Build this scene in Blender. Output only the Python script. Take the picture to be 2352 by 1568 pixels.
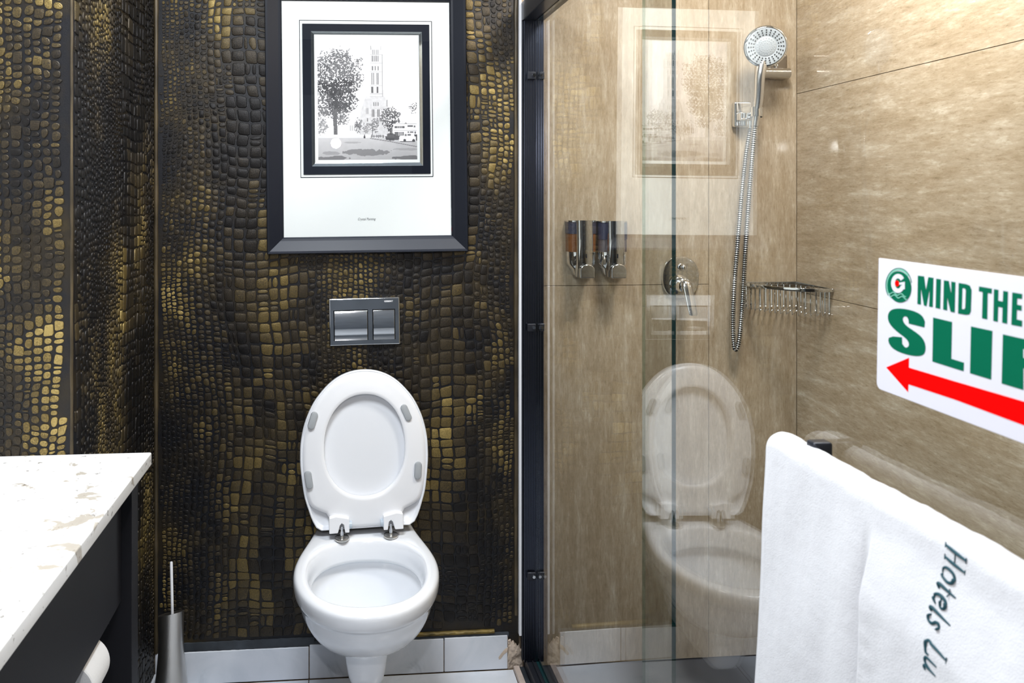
import bpy, bmesh, math, random
import numpy as np
from mathutils import Vector, Matrix, noise
from mathutils.geometry import tessellate_polygon

random.seed(7); np.random.seed(7)
PI = math.pi
SC = bpy.context.scene
COL = SC.collection
for o in list(bpy.data.objects): bpy.data.objects.remove(o)

# ------------------------------------------------------------------ camera
F = 1817.0; PH = math.radians(4.785); D = 2.30; H = 1.389
CX, CY = 952.0, 450.0
sn, cs = math.sin(PH), math.cos(PH)
cam_data = bpy.data.cameras.new('camera'); cam = bpy.data.objects.new('camera', cam_data); COL.objects.link(cam)
cam.location = (0, -D, H); cam.rotation_euler = (PI/2, 0, -PH)
cam_data.sensor_width = 36; cam_data.lens = F/2352*36
cam_data.shift_x = (1176-CX)/2352; cam_data.shift_y = -(784-CY)/2352
cam_data.clip_start = 0.02
cam_data.dof.use_dof = True; cam_data.dof.focus_distance = 2.1; cam_data.dof.aperture_fstop = 11
SC.camera = cam

# ------------------------------------------------------------------ world, exposure, lights
SC.view_settings.view_transform = 'Standard'; SC.view_settings.look = 'None'
SC.view_settings.gamma = 1; SC.view_settings.use_curve_mapping = False
SC.view_settings.exposure = 0.0
SC.cycles.max_bounces = 10; SC.cycles.transparent_max_bounces = 16; SC.cycles.glossy_bounces = 6
SC.cycles.caustics_reflective = False; SC.cycles.caustics_refractive = False
SC.cycles.sample_clamp_indirect = 10.0
SC.cycles.use_denoising = True
world = bpy.data.worlds.new('world'); SC.world = world; world.use_nodes = True
world.node_tree.nodes['Background'].inputs[0].default_value = (0.8, 0.9, 1, 1)
world.node_tree.nodes['Background'].inputs[1].default_value = 0.05

def area(name, loc, rot, size, power, color, shape='DISK', spread=PI):
    l = bpy.data.lights.new(name, 'AREA'); l.shape = shape; l.size = size; l.energy = power; l.color = color
    l.spread = spread
    o = bpy.data.objects.new(name, l); o.location = loc; o.rotation_euler = rot; COL.objects.link(o); return o
area('flash_light', (-0.07, -D+0.02, H+0.30), (PI/2-0.10, 0, -0.05), 0.055, 7.0, (1.0, 0.97, 0.98))
area('ceiling_light', (-0.12, -1.15, 2.37), (0, 0, 0), 0.50, 38.0, (0.90, 0.95, 1.0), 'SQUARE')
area('shower_light', (0.95, -0.75, 2.37), (0, 0, 0), 0.30, 28.0, (1.0, 0.94, 0.88))

# ------------------------------------------------------------------ surveying helpers: sight line through a photo pixel onto a known plane
def PY(px, py, Y=0.0):
    r = (px-CX)/F; u = (CY-py)/F; t = (Y+D)/(cs-r*sn); return Vector((t*(sn+r*cs), Y, H+t*u))
def PX(px, py, X):
    r = (px-CX)/F; u = (CY-py)/F; t = X/(sn+r*cs); return Vector((X, t*(cs-r*sn)-D, H+t*u))

# ------------------------------------------------------------------ materials
def new_mat(name):
    m = bpy.data.materials.new(name); m.use_nodes = True
    nt = m.node_tree; b = nt.nodes['Principled BSDF']; return m, nt, b
def N(nt, t, **kw):
    n = nt.nodes.new(t)
    for k, v in kw.items():
        if hasattr(n, k): setattr(n, k, v)
        else: n.inputs[k].default_value = v
    return n
def L(nt, a, b): nt.links.new(a, b)
def simple(name, col, rough=0.5, metal=0.0, coat=0.0, bump=0.0, bscale=200, spec=0.5, var=0.0, sheen=0.0):
    m, nt, b = new_mat(name)
    b.inputs['Base Color'].default_value = (*col, 1); b.inputs['Roughness'].default_value = rough
    b.inputs['Metallic'].default_value = metal; b.inputs['Coat Weight'].default_value = coat
    b.inputs['Coat Roughness'].default_value = 0.03; b.inputs['Specular IOR Level'].default_value = spec
    if sheen: b.inputs['Sheen Weight'].default_value = sheen
    tc = N(nt, 'ShaderNodeTexCoord')
    if bump or var:
        nz = N(nt, 'ShaderNodeTexNoise', Scale=bscale, Detail=5.0); L(nt, tc.outputs['Object'], nz.inputs['Vector'])
    if bump:
        bp = N(nt, 'ShaderNodeBump', Strength=bump, Distance=0.002); L(nt, nz.outputs['Fac'], bp.inputs['Height']); L(nt, bp.outputs[0], b.inputs['Normal'])
    if var:
        n2 = N(nt, 'ShaderNodeTexNoise', Scale=bscale*0.15, Detail=6.0); L(nt, tc.outputs['Object'], n2.inputs['Vector'])
        r = N(nt, 'ShaderNodeValToRGB'); r.color_ramp.elements[0].position = 0.3; r.color_ramp.elements[1].position = 0.7
        r.color_ramp.elements[0].color = (*[c*(1-var) for c in col], 1); r.color_ramp.elements[1].color = (*[min(1, c*(1+var)) for c in col], 1)
        L(nt, n2.outputs['Fac'], r.inputs[0]); L(nt, r.outputs[0], b.inputs['Base Color'])
    return m
def ramp(nt, stops):
    r = N(nt, 'ShaderNodeValToRGB'); e = r.color_ramp.elements
    while len(e) < len(stops): e.new(0.5)
    for i, (p, c) in enumerate(stops): e[i].position = p; e[i].color = (*c, 1)
    return r

M = {}
M['ceramic'] = simple('white_ceramic', (0.80, 0.82, 0.86), 0.12, coat=0.6)
M['seat_plastic'] = simple('white_seat_plastic', (0.82, 0.83, 0.86), 0.22, coat=0.2)
M['lid_plastic'] = simple('white_lid_plastic', (0.76, 0.78, 0.82), 0.25)
M['rubber_pale'] = simple('pale_rubber', (0.55, 0.58, 0.60), 0.5)
M['rubber_grey'] = simple('grey_rubber', (0.33, 0.35, 0.37), 0.6)
M['chrome'] = simple('polished_chrome', (0.80, 0.82, 0.84), 0.05, metal=1.0)
M['soft_chrome'] = simple('soft_chrome', (0.88, 0.89, 0.91), 0.27, metal=1.0)
M['satin_dark'] = simple('brushed_nickel', (0.42, 0.38, 0.34), 0.25, metal=1.0)
M['satin'] = simple('satin_steel', (0.62, 0.60, 0.57), 0.28, metal=1.0, bump=0.15, bscale=300)
M['groove_shade'] = simple('shaded_steel_groove', (0.02, 0.022, 0.025), 0.3, metal=0.6)  # dark copy of the metal; paints shade into gaps and grooves
M['black_metal'] = simple('black_anodised_metal', (0.030, 0.033, 0.042), 0.30, metal=0.45)
M['brushed_black'] = simple('black_gloss_aluminium', (0.07, 0.08, 0.11), 0.24, metal=1.0)
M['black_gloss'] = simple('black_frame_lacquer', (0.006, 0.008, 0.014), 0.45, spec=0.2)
M['frame_lit'] = simple('lit_frame_lacquer', (0.020, 0.024, 0.036), 0.45, spec=0.35)  # lighter copy of the black lacquer; light on the bottom side is painted in
M['mat_board'] = simple('white_mat_board', (0.86, 0.90, 0.89), 0.8)
M['ink'] = simple('black_ink', (0.005, 0.008, 0.016), 0.6, spec=0.12)
M['bevel_glass'] = simple('mirrored_bevel', (0.38, 0.43, 0.46), 0.10, metal=0.9)
M['vanity_black'] = simple('black_vanity_laminate', (0.008, 0.008, 0.011), 0.5, spec=0.3, bump=0.05, bscale=400)
M['white_paint'] = simple('white_paint', (0.78, 0.78, 0.77), 0.7)
M['added_door'] = simple('added_door_grey', (0.15, 0.17, 0.20), 0.4, var=0.2, bscale=30)
M['grout'] = simple('brown_grout', (0.16, 0.12, 0.08), 0.9, var=0.4, bscale=300)
M['beige_grout'] = simple('tan_grout', (0.20, 0.15, 0.10), 0.9)
M['paper'] = simple('tissue_paper', (0.82, 0.82, 0.82), 0.9, bump=0.3, bscale=500)
M['card'] = simple('grey_cardboard', (0.36, 0.34, 0.32), 0.9)
M['nozzle_face'] = simple('grey_spray_face', (0.40, 0.44, 0.48), 0.4)
M['nozzle'] = simple('dark_rubber_nozzle', (0.02, 0.022, 0.025), 0.6)
M['sign_white'] = simple('white_sign_plastic', (0.64, 0.64, 0.71), 0.5, spec=0.2)
M['sign_green'] = simple('green_sign_print', (0.0, 0.115, 0.058), 0.6, spec=0.08)
M['sign_mint'] = simple('pale_green_sign_print', (0.20, 0.52, 0.40), 0.6, spec=0.08)
M['sign_red'] = simple('red_sign_print', (0.88, 0.0, 0.0), 0.6, spec=0.05)
M['thread'] = simple('teal_embroidery_thread', (0.005, 0.055, 0.075), 0.6)
M['gold'] = simple('gold_paint_edge', (0.13, 0.09, 0.02), 0.5, metal=0.4, var=0.6, bscale=150)
M['slate'] = simple('dark_slate_edge', (0.028, 0.034, 0.042), 0.5, var=0.4, bscale=120)
M['silver_trim'] = simple('white_metal_trim', (0.88, 0.89, 0.92), 0.4)
M['plaster'] = simple('crumbling_plaster', (0.52, 0.43, 0.35), 0.95, bump=1.0, bscale=90, var=0.5)
M['pink_stone'] = simple('pinkish_stone_sill', (0.55, 0.46, 0.41), 0.6, var=0.2)
M['shower_floor'] = simple('dark_shower_floor', (0.030, 0.033, 0.045), 0.35, var=0.3, bscale=60)
M['water'] = simple('water', (0.45, 0.5, 0.52), 0.02)
M['clear_cap'] = simple('pale_plastic_cap', (0.45, 0.52, 0.60), 0.25)
M['glass_edge'] = simple('teal_glass_edge', (0.0, 0.045, 0.050), 0.15, coat=0.5)


def glass_mat(name, tint, ior=1.5):
    m = bpy.data.materials.new(name); m.use_nodes = True; nt = m.node_tree; nt.nodes.clear()
    out = N(nt, 'ShaderNodeOutputMaterial'); mx = N(nt, 'ShaderNodeMixShader')
    tr = N(nt, 'ShaderNodeBsdfTransparent', Color=(*tint, 1)); gl = N(nt, 'ShaderNodeBsdfGlossy', Color=(1, 1, 1, 1), Roughness=0.0)
    fr = N(nt, 'ShaderNodeFresnel'); geo = N(nt, 'ShaderNodeNewGeometry')
    mr = N(nt, 'ShaderNodeMapRange'); mr.inputs['To Min'].default_value = ior; mr.inputs['To Max'].default_value = 1/ior
    L(nt, geo.outputs['Backfacing'], mr.inputs['Value']); L(nt, mr.outputs[0], fr.inputs['IOR'])
    L(nt, fr.outputs[0], mx.inputs[0]); L(nt, tr.outputs[0], mx.inputs[1]); L(nt, gl.outputs[0], mx.inputs[2]); L(nt, mx.outputs[0], out.inputs[0])
    return m
M['glass'] = glass_mat('clear_shower_glass', (0.96, 0.975, 0.967), 1.6)
M['glass_edge_far'] = glass_mat('pale_glass_edge', (0.62, 0.74, 0.70))
M['pic_glass'] = glass_mat('picture_glass', (0.99, 0.99, 0.99), 1.4)

def travertine(name, axis):
    m, nt, b = new_mat(name)
    tc = N(nt, 'ShaderNodeTexCoord'); mp = N(nt, 'ShaderNodeMapping'); L(nt, tc.outputs['Object'], mp.inputs[0])
    mp.inputs['Scale'].default_value = {'v': (14, 14, 2.6), 'h': (2.2, 2.2, 13)}[axis]
    n1 = N(nt, 'ShaderNodeTexNoise', Scale=1.7, Detail=9.0, Roughness=0.66, Distortion=0.35); L(nt, mp.outputs[0], n1.inputs['Vector'])
    mp2 = N(nt, 'ShaderNodeMapping'); L(nt, tc.outputs['Object'], mp2.inputs[0])
    mp2.inputs['Scale'].default_value = {'v': (60, 60, 14), 'h': (14, 14, 60)}[axis]
    n2 = N(nt, 'ShaderNodeTexNoise', Scale=1.5, Detail=6.0, Roughness=0.7); L(nt, mp2.outputs[0], n2.inputs['Vector'])
    r1 = ramp(nt, [(0.26, (0.38, 0.292, 0.195)), (0.44, (0.445, 0.352, 0.245)), (0.58, (0.51, 0.42, 0.31)), (0.72, (0.65, 0.57, 0.46))])
    L(nt, n1.outputs['Fac'], r1.inputs[0])
    r2 = ramp(nt, [(0.26, (0.55, 0.50, 0.44)), (0.38, (0.88, 0.86, 0.83)), (0.54, (1, 1, 1)), (0.66, (1.20, 1.26, 1.34))]); L(nt, n2.outputs['Fac'], r2.inputs[0])
    mp3 = N(nt, 'ShaderNodeMapping'); L(nt, tc.outputs['Object'], mp3.inputs[0])
    mp3.inputs['Scale'].default_value = {'v': (170, 170, 45), 'h': (45, 45, 170)}[axis]
    n3 = N(nt, 'ShaderNodeTexNoise', Scale=1.3, Detail=4.0, Roughness=0.75); L(nt, mp3.outputs[0], n3.inputs['Vector'])
    r3 = ramp(nt, [(0.30, (0.74, 0.71, 0.66)), (0.45, (0.97, 0.97, 0.96)), (0.60, (1.02, 1.02, 1.03)), (0.72, (1.22, 1.27, 1.32))]); L(nt, n3.outputs['Fac'], r3.inputs[0])
    mx0 = N(nt, 'ShaderNodeMix', data_type='RGBA', blend_type='MULTIPLY'); mx0.inputs[0].default_value = 1
    L(nt, r2.outputs[0], mx0.inputs[6]); L(nt, r3.outputs[0], mx0.inputs[7])
    mx = N(nt, 'ShaderNodeMix', data_type='RGBA', blend_type='MULTIPLY'); mx.inputs[0].default_value = 1
    L(nt, r1.outputs[0], mx.inputs[6]); L(nt, mx0.outputs[2], mx.inputs[7]); L(nt, mx.outputs[2], b.inputs['Base Color'])
    b.inputs['Roughness'].default_value = 0.22; b.inputs['Specular IOR Level'].default_value = 0.35
    b.inputs['Coat Weight'].default_value = 0.9; b.inputs['Coat Roughness'].default_value = 0.03; b.inputs['Coat IOR'].default_value = 1.6
    return m
M['trav_v'] = travertine('travertine_vertical_grain', 'v'); M['trav_h'] = travertine('travertine_horizontal_grain', 'h')

def marble_white():
    m, nt, b = new_mat('white_marble_tile')
    tc = N(nt, 'ShaderNodeTexCoord'); n1 = N(nt, 'ShaderNodeTexNoise', Scale=5.0, Detail=7.0, Roughness=0.6, Distortion=1.6); L(nt, tc.outputs['Object'], n1.inputs['Vector'])
    r = ramp(nt, [(0.30, (0.42, 0.46, 0.52)), (0.44, (0.62, 0.66, 0.72)), (0.6, (0.68, 0.71, 0.77))]); L(nt, n1.outputs['Fac'], r.inputs[0]); L(nt, r.outputs[0], b.inputs['Base Color'])
    b.inputs['Roughness'].default_value = 0.22; return m
M['marble'] = marble_white()

def quartz():
    m, nt, b = new_mat('speckled_white_quartz')
    tc = N(nt, 'ShaderNodeTexCoord')
    n1 = N(nt, 'ShaderNodeTexNoise', Scale=13.0, Detail=4.5, Roughness=0.58, Distortion=0.6); L(nt, tc.outputs['Object'], n1.inputs['Vector'])
    r1 = ramp(nt, [(0.0, (0.36, 0.32, 0.27)), (0.370, (0.48, 0.44, 0.38)), (0.388, (0.80, 0.80, 0.79)), (1, (0.88, 0.88, 0.87))]); L(nt, n1.outputs['Fac'], r1.inputs[0])
    n2 = N(nt, 'ShaderNodeTexNoise', Scale=55.0, Detail=5.0, Roughness=0.7); L(nt, tc.outputs['Object'], n2.inputs['Vector'])
    r2 = ramp(nt, [(0.0, (0.25, 0.24, 0.23)), (0.345, (0.45, 0.43, 0.41)), (0.375, (1, 1, 1)), (1, (1, 1, 1))]); L(nt, n2.outputs['Fac'], r2.inputs[0])
    mx = N(nt, 'ShaderNodeMix', data_type='RGBA', blend_type='MULTIPLY'); mx.inputs[0].default_value = 1
    L(nt, r1.outputs[0], mx.inputs[6]); L(nt, r2.outputs[0], mx.inputs[7]); L(nt, mx.outputs[2], b.inputs['Base Color'])
    b.inputs['Roughness'].default_value = 0.18; return m
M['quartz'] = quartz()

def croc(name, groove):
    m, nt, b = new_mat(name)
    tc = N(nt, 'ShaderNodeTexCoord')
    nz = N(nt, 'ShaderNodeTexNoise', Scale=420.0, Detail=3.0, Roughness=0.7); L(nt, tc.outputs['Object'], nz.inputs['Vector'])
    if groove:
        n2 = N(nt, 'ShaderNodeTexNoise', Scale=6.0, Detail=5.0, Roughness=0.6); L(nt, tc.outputs['Object'], n2.inputs['Vector'])
        r = ramp(nt, [(0.45, (0.005, 0.0055, 0.008)), (0.62, (0.020, 0.014, 0.006)), (0.78, (0.06, 0.042, 0.014))]); L(nt, n2.outputs['Fac'], r.inputs[0]); L(nt, r.outputs[0], b.inputs['Base Color'])
        b.inputs['Roughness'].default_value = 0.36; b.inputs['Specular IOR Level'].default_value = 0.35
    else:
        at = N(nt, 'ShaderNodeAttribute', attribute_name='tint')
        ad = N(nt, 'ShaderNodeMath', operation='ADD'); L(nt, at.outputs['Fac'], ad.inputs[0])
        mu = N(nt, 'ShaderNodeMath', operation='MULTIPLY_ADD'); L(nt, nz.outputs['Fac'], mu.inputs[0]); mu.inputs[1].default_value = 0.9; mu.inputs[2].default_value = -0.45
        L(nt, mu.outputs[0], ad.inputs[1])
        r = ramp(nt, [(0.10, (0.012, 0.011, 0.011)), (0.42, (0.052, 0.040, 0.024)), (0.72, (0.165, 0.118, 0.040)), (1.0, (0.42, 0.31, 0.11))]); L(nt, ad.outputs[0], r.inputs[0]); L(nt, r.outputs[0], b.inputs['Base Color'])
        b.inputs['Roughness'].default_value = 0.34; b.inputs['Metallic'].default_value = 0.5; b.inputs['Specular IOR Level'].default_value = 0.4
    bp = N(nt, 'ShaderNodeBump', Strength=0.8, Distance=0.0010); L(nt, nz.outputs['Fac'], bp.inputs['Height']); L(nt, bp.outputs[0], b.inputs['Normal'])
    return m
M['croc_groove'] = croc('black_wallpaper_ground', True); M['croc_scale'] = croc('gold_dusted_scales', False)

def towel_mat():
    m, nt, b = new_mat('white_terry_cloth')
    b.inputs['Base Color'].default_value = (0.66, 0.67, 0.70, 1); b.inputs['Roughness'].default_value = 1.0
    b.inputs['Sheen Weight'].default_value = 0.3; b.inputs['Specular IOR Level'].default_value = 0.1
    tc = N(nt, 'ShaderNodeTexCoord'); n1 = N(nt, 'ShaderNodeTexNoise', Scale=900.0, Detail=3.0); L(nt, tc.outputs['Object'], n1.inputs['Vector'])
    n2 = N(nt, 'ShaderNodeTexNoise', Scale=45.0, Detail=4.0); L(nt, tc.outputs['Object'], n2.inputs['Vector'])
    ad = N(nt, 'ShaderNodeMath', operation='MULTIPLY_ADD'); L(nt, n2.outputs['Fac'], ad.inputs[0]); ad.inputs[1].default_value = 2.5; L(nt, n1.outputs['Fac'], ad.inputs[2])
    bp = N(nt, 'ShaderNodeBump', Strength=0.4, Distance=0.002); L(nt, ad.outputs[0], bp.inputs['Height']); L(nt, bp.outputs[0], b.inputs['Normal'])
    return m
M['towel'] = towel_mat()

def liquid(name, col, alpha):
    m = bpy.data.materials.new(name); m.use_nodes = True; nt = m.node_tree; b = nt.nodes['Principled BSDF']
    b.inputs['Base Color'].default_value = (*col, 1); b.inputs['Roughness'].default_value = 0.08
    b.inputs['Alpha'].default_value = alpha; b.inputs['Coat Weight'].default_value = 0.4
    return m
M['amber'] = liquid('amber_soap', (0.24, 0.085, 0.02), 0.92)
M['tinted'] = liquid('smoky_blue_plastic', (0.07, 0.075, 0.13), 0.72)
M['greyliq'] = liquid('grey_soap', (0.16, 0.14, 0.15), 0.85)

# ------------------------------------------------------------------ object helpers (all shapes are given in world coordinates)
def origin_of(p):
    v = Vector((0, 0, 0))
    while p is not None: v += p.location; p = p.parent
    return v
def link_mesh(name, me, m, parent=None, smooth=False):
    o = bpy.data.objects.new(name, me); COL.objects.link(o)
    if m is not None: me.materials.append(m)
    if parent is not None:
        off = origin_of(parent); me.transform(Matrix.Translation(-off)); o.parent = parent
    if smooth:
        for p in me.polygons: p.use_smooth = True
    return o
def obj(name, bm, m, parent=None, smooth=False, bevel=0.0, seg=2):
    me = bpy.data.meshes.new(name); bmesh.ops.recalc_face_normals(bm, faces=bm.faces[:]); bm.to_mesh(me); bm.free()
    o = link_mesh(name, me, m, parent, smooth or bevel > 0)
    if bevel > 0:
        b = o.modifiers.new('bevel', 'BEVEL'); b.width = bevel; b.segments = seg; b.limit_method = 'ANGLE'; b.angle_limit = math.radians(40)
        w = o.modifiers.new('wn', 'WEIGHTED_NORMAL')
    elif smooth:
        e = o.modifiers.new('es', 'EDGE_SPLIT'); e.split_angle = math.radians(42)
    return o
def thing(name, label, cat, loc, group=None):
    o = bpy.data.objects.new(name, None); COL.objects.link(o); o.location = loc; o.empty_display_size = 0.05
    o['label'] = label; o['category'] = cat
    if group: o['group'] = group
    return o
def tag(o, label, cat, group=None):
    o['label'] = label; o['category'] = cat
    if group: o['group'] = group
    return o
def structure(o, label=None, cat=None):
    o['kind'] = 'structure'
    if label: o['label'] = label
    if cat: o['category'] = cat
    return o
def box(bm, a, b, rot=None, cen=None):
    x0, y0, z0 = a; x1, y1, z1 = b
    vs = [bm.verts.new(p) for p in ((x0, y0, z0), (x1, y0, z0), (x1, y1, z0), (x0, y1, z0), (x0, y0, z1), (x1, y0, z1), (x1, y1, z1), (x0, y1, z1))]
    for f in ((0, 3, 2, 1), (4, 5, 6, 7), (0, 1, 5, 4), (1, 2, 6, 5), (2, 3, 7, 6), (3, 0, 4, 7)): bm.faces.new([vs[i] for i in f])
    if rot is not None:
        c = Vector(cen) if cen is not None else (Vector(a)+Vector(b))/2
        bmesh.ops.transform(bm, matrix=Matrix.Translation(c) @ rot @ Matrix.Translation(-c), verts=vs)
    return vs
def bx(a, b, rot=None, cen=None):
    bm = bmesh.new(); box(bm, [min(a[i], b[i]) for i in range(3)], [max(a[i], b[i]) for i in range(3)], rot, cen); return bm
def loft(bm, rings, cap0=True, cap1=True, closed=True):
    vr = [[bm.verts.new(p) for p in r] for r in rings]
    n = len(vr[0])
    for a, b in zip(vr, vr[1:]):
        for i in range(n if closed else n-1):
            j = (i+1) % n
            bm.faces.new((a[i], a[j], b[j], b[i]))
    if cap0 and closed: bm.faces.new(vr[0][::-1])
    if cap1 and closed: bm.faces.new(vr[-1])
    return vr
def frame_of(d):
    d = d.normalized(); up = Vector((0, 0, 1)) if abs(d.z) < 0.95 else Vector((0, 1, 0))
    a = d.cross(up).normalized(); b = a.cross(d).normalized(); return a, b
def tube(bm, pts, r, n=10, caps=True):
    pts = [Vector(p) for p in pts]; rings = []
    rs = r if isinstance(r, (list, tuple)) else [r]*len(pts)
    a = None
    for i, p in enumerate(pts):
        d = (pts[min(i+1, len(pts)-1)]-pts[max(i-1, 0)])
        d.normalize()
        if a is None: a, b = frame_of(d)
        else:
            a = (a-d*a.dot(d)).normalized(); b = a.cross(d).normalized()
        rings.append([p+(a*math.cos(t)+b*math.sin(t))*rs[i] for t in (2*PI*k/n for k in range(n))])
    return loft(bm, rings, caps, caps)
def cyl(bm, p0, p1, r0, r1=None, n=32):
    return tube(bm, [p0, p1], [r0, r0 if r1 is None else r1], n)
def lathe(bm, prof, cen, axis, n=40, squash=1.0):
    ax = Vector(axis).normalized(); a, b = frame_of(ax); c = Vector(cen)
    rings = [[c+ax*h+(a*math.cos(t)+b*math.sin(t)*squash)*r for t in (2*PI*k/n for k in range(n))] for r, h in prof]
    return loft(bm, rings)
def lathe_open(bm, prof, cen, axis, n=40):
    ax = Vector(axis).normalized(); a, b = frame_of(ax); c = Vector(cen)
    rings = [[c+ax*h+(a*math.cos(t)+b*math.sin(t))*r for t in (2*PI*k/n for k in range(n))] for r, h in prof]
    vr = loft(bm, rings, False, False)
    for i in range(n):
        j = (i+1) % n; bm.faces.new((vr[-1][i], vr[-1][j], vr[0][j], vr[0][i]))
    return vr
def prism(bm, poly, ext):
    ext = Vector(ext); a = [bm.verts.new(Vector(p)) for p in poly]; b = [bm.verts.new(Vector(p)+ext) for p in poly]
    bm.faces.new(a[::-1]); bm.faces.new(b)
    for i in range(len(a)):
        j = (i+1) % len(a); bm.faces.new((a[i], a[j], b[j], b[i]))
def smooth_path(pts, n=8):
    pts = [Vector(p) for p in pts]; out = []
    for i in range(len(pts)-1):
        p0 = pts[max(i-1, 0)]; p1 = pts[i]; p2 = pts[i+1]; p3 = pts[min(i+2, len(pts)-1)]
        for k in range(n):
            t = k/n; out.append(0.5*((2*p1)+(p2-p0)*t+(2*p0-5*p1+4*p2-p3)*t*t+(3*p1-p0-3*p2+p3)*t**3))
    out.append(pts[-1]); return out
def text_mesh(s, size, shear=0.0, offset=0.0):
    cu = bpy.data.curves.new('lettering', 'FONT'); cu.body = s; cu.size = size; cu.shear = shear; cu.offset = offset; cu.extrude = 0; cu.resolution_u = 3
    o = bpy.data.objects.new('tmp', cu); COL.objects.link(o)
    dg = bpy.context.evaluated_depsgraph_get(); me = bpy.data.meshes.new_from_object(o.evaluated_get(dg))
    bpy.data.objects.remove(o); return me
RX, RY, RZ = (lambda a: Matrix.Rotation(a, 4, 'X')), (lambda a: Matrix.Rotation(a, 4, 'Y')), (lambda a: Matrix.Rotation(a, 4, 'Z'))

# ------------------------------------------------------------------ key planes
XL = PY(355, 450)[0]                 # niche side wall
YP = PX(163, 450, XL)[1]             # front of the pier
XR = PY(1830, 450)[0]                # shower corner
XA0 = PY(1228, 450)[0]; XB0 = PY(1197, 450)[0]
GA = 0.0137                          # the glass runs slightly off the room axis
XA0 -= 0.004; XB0 = 0.5158; GA = 0.021; GB = 0.005   # the fixed pane runs slightly off the room axis
def XA(y): return XA0 - GA*y
def XB(y): return XB0 - GB*y
XT = PY(1191, 450)[0]                # end of the wallpaper
ZC = 2.42; YF = -3.0; XW = -1.05
SKZ = 0.095

# ------------------------------------------------------------------ croc scale relief
def scale_relief(W, Z0, Z1, period, phase, wmin, wmax, seed, tbase=0.45):
    """scales in wall coordinates (u along the wall, v up): belly-skin columns, warped: list of (polygon, centre, radius, tint)"""
    rnd = random.Random(seed); out = []
    def nz(a, b, c): return noise.noise(Vector((a, b, c+seed*7.3)))
    def warp(u, v):
        return (u+0.026*nz(u*3.0, v*2.2, 1)+0.006*nz(u*16, v*12, 2)+0.0018*nz(u*60, v*60, 3),
                v+0.022*nz(u*4.0, v*2.0, 5)+0.006*nz(u*14, v*14, 6)+0.0015*nz(u*60, v*60, 8))
    rows = [Z0-0.08]
    while rows[-1] < Z1+0.1: rows.append(rows[-1]+wmax*rnd.uniform(0.62, 1.10))
    u = -0.05
    while u < W+0.06:
        w = (wmin+(wmax-wmin)*((1-math.cos(2*PI*(u-phase)/period))/2)**1.5)*rnd.uniform(0.82, 1.18)
        big = (w-wmin)/(wmax-wmin)
        if big > 0.5: cuts = list(rows)
        else:
            cuts = [Z0-0.08+rnd.uniform(0, w)]
            while cuts[-1] < Z1+0.1: cuts.append(cuts[-1]+w*rnd.uniform(0.62, 1.25)*(1+0.4*nz(u*6, cuts[-1]*5, 11)))
        jx = w*(0.05+0.10*(1-big)); row_j = [(rnd.uniform(-jx, jx), rnd.uniform(-jx, jx)) for _ in cuts]
        for k in range(len(cuts)-1):
            a0, a1 = cuts[k]+row_j[k][1], cuts[k+1]+row_j[k+1][1]; h = a1-a0
            x0, x1 = u+row_j[k][0]*0.5, u+w+row_j[k+1][0]*0.5
            cells = [(x0, a0, x1, a1)]
            q_ = rnd.random(); local = nz(u*9, a0*9, 17)
            if big > 0.30 and (q_ < 0.07 or local > 0.38):
                t = rnd.uniform(0.35, 0.65)
                cells = [(x0, a0, x1, a0+h*t), (x0, a0+h*t, x1, a1)] if rnd.random() < 0.6 else [(x0, a0, x0+w*t, a1), (x0+w*t, a0, x1, a1)]
                if local > 0.48 and big > 0.5: cells = [(x0, a0, x0+w*t, a0+h*.5), (x0+w*t, a0, x1, a0+h*.45), (x0, a0+h*.5, x0+w*t, a1), (x0+w*t, a0+h*.45, x1, a1)]
            for (p0, q0, p1, q1) in cells:
                cw, chh = p1-p0, q1-q0; s_ = min(cw, chh); j = 0.085*s_
                gap = min(0.22*s_, rnd.uniform(0.0006, 0.0016)+0.018*s_)
                quad = [(p0+gap, q0+gap), (p1-gap, q0+gap), (p1-gap, q1-gap), (p0+gap, q1-gap)]
                quad = [(x+rnd.uniform(-j, j), y+rnd.uniform(-j, j)) for x, y in quad]
                cut = (0.13 if s_ > 0.02 else 0.27)
                ch = []
                for m in range(4):
                    a, b = quad[m], quad[(m+1) % 4]; c1 = cut*rnd.uniform(0.6, 1.4); c2 = cut*rnd.uniform(0.6, 1.4)
                    ch += [(a[0]+(b[0]-a[0])*c1, a[1]+(b[1]-a[1])*c1), (a[0]+(b[0]-a[0])*(1-c2), a[1]+(b[1]-a[1])*(1-c2))]
                if s_ < 0.02:
                    c2_ = []
                    for m in range(8):
                        a, b = ch[m], ch[(m+1) % 8]
                        c2_ += [(a[0]*.78+b[0]*.22, a[1]*.78+b[1]*.22), (a[0]*.22+b[0]*.78, a[1]*.22+b[1]*.78)] if m % 2 else [((a[0]+b[0])/2, (a[1]+b[1])/2)]
                    ch = c2_
                ch = [warp(x, y) for x, y in ch]
                cx_ = sum(p[0] for p in ch)/len(ch); cy_ = sum(p[1] for p in ch)/len(ch)
                if not (0.004 < cx_ < W-0.004 and Z0+0.004 < cy_ < Z1-0.004): continue
                ch = [(min(W, max(0, x)), min(Z1, max(Z0, y))) for x, y in ch]
                r = s_/2
                patch = tbase+0.75*nz(cx_*6.0, cy_*2.2, 21)+0.5*nz(cx_*15, cy_*9, 25)
                out.append((ch, (cx_, cy_), r, min(1, max(0, patch*0.80-0.02+rnd.uniform(-0.16, 0.16)))))
        u += w
    return out
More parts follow.
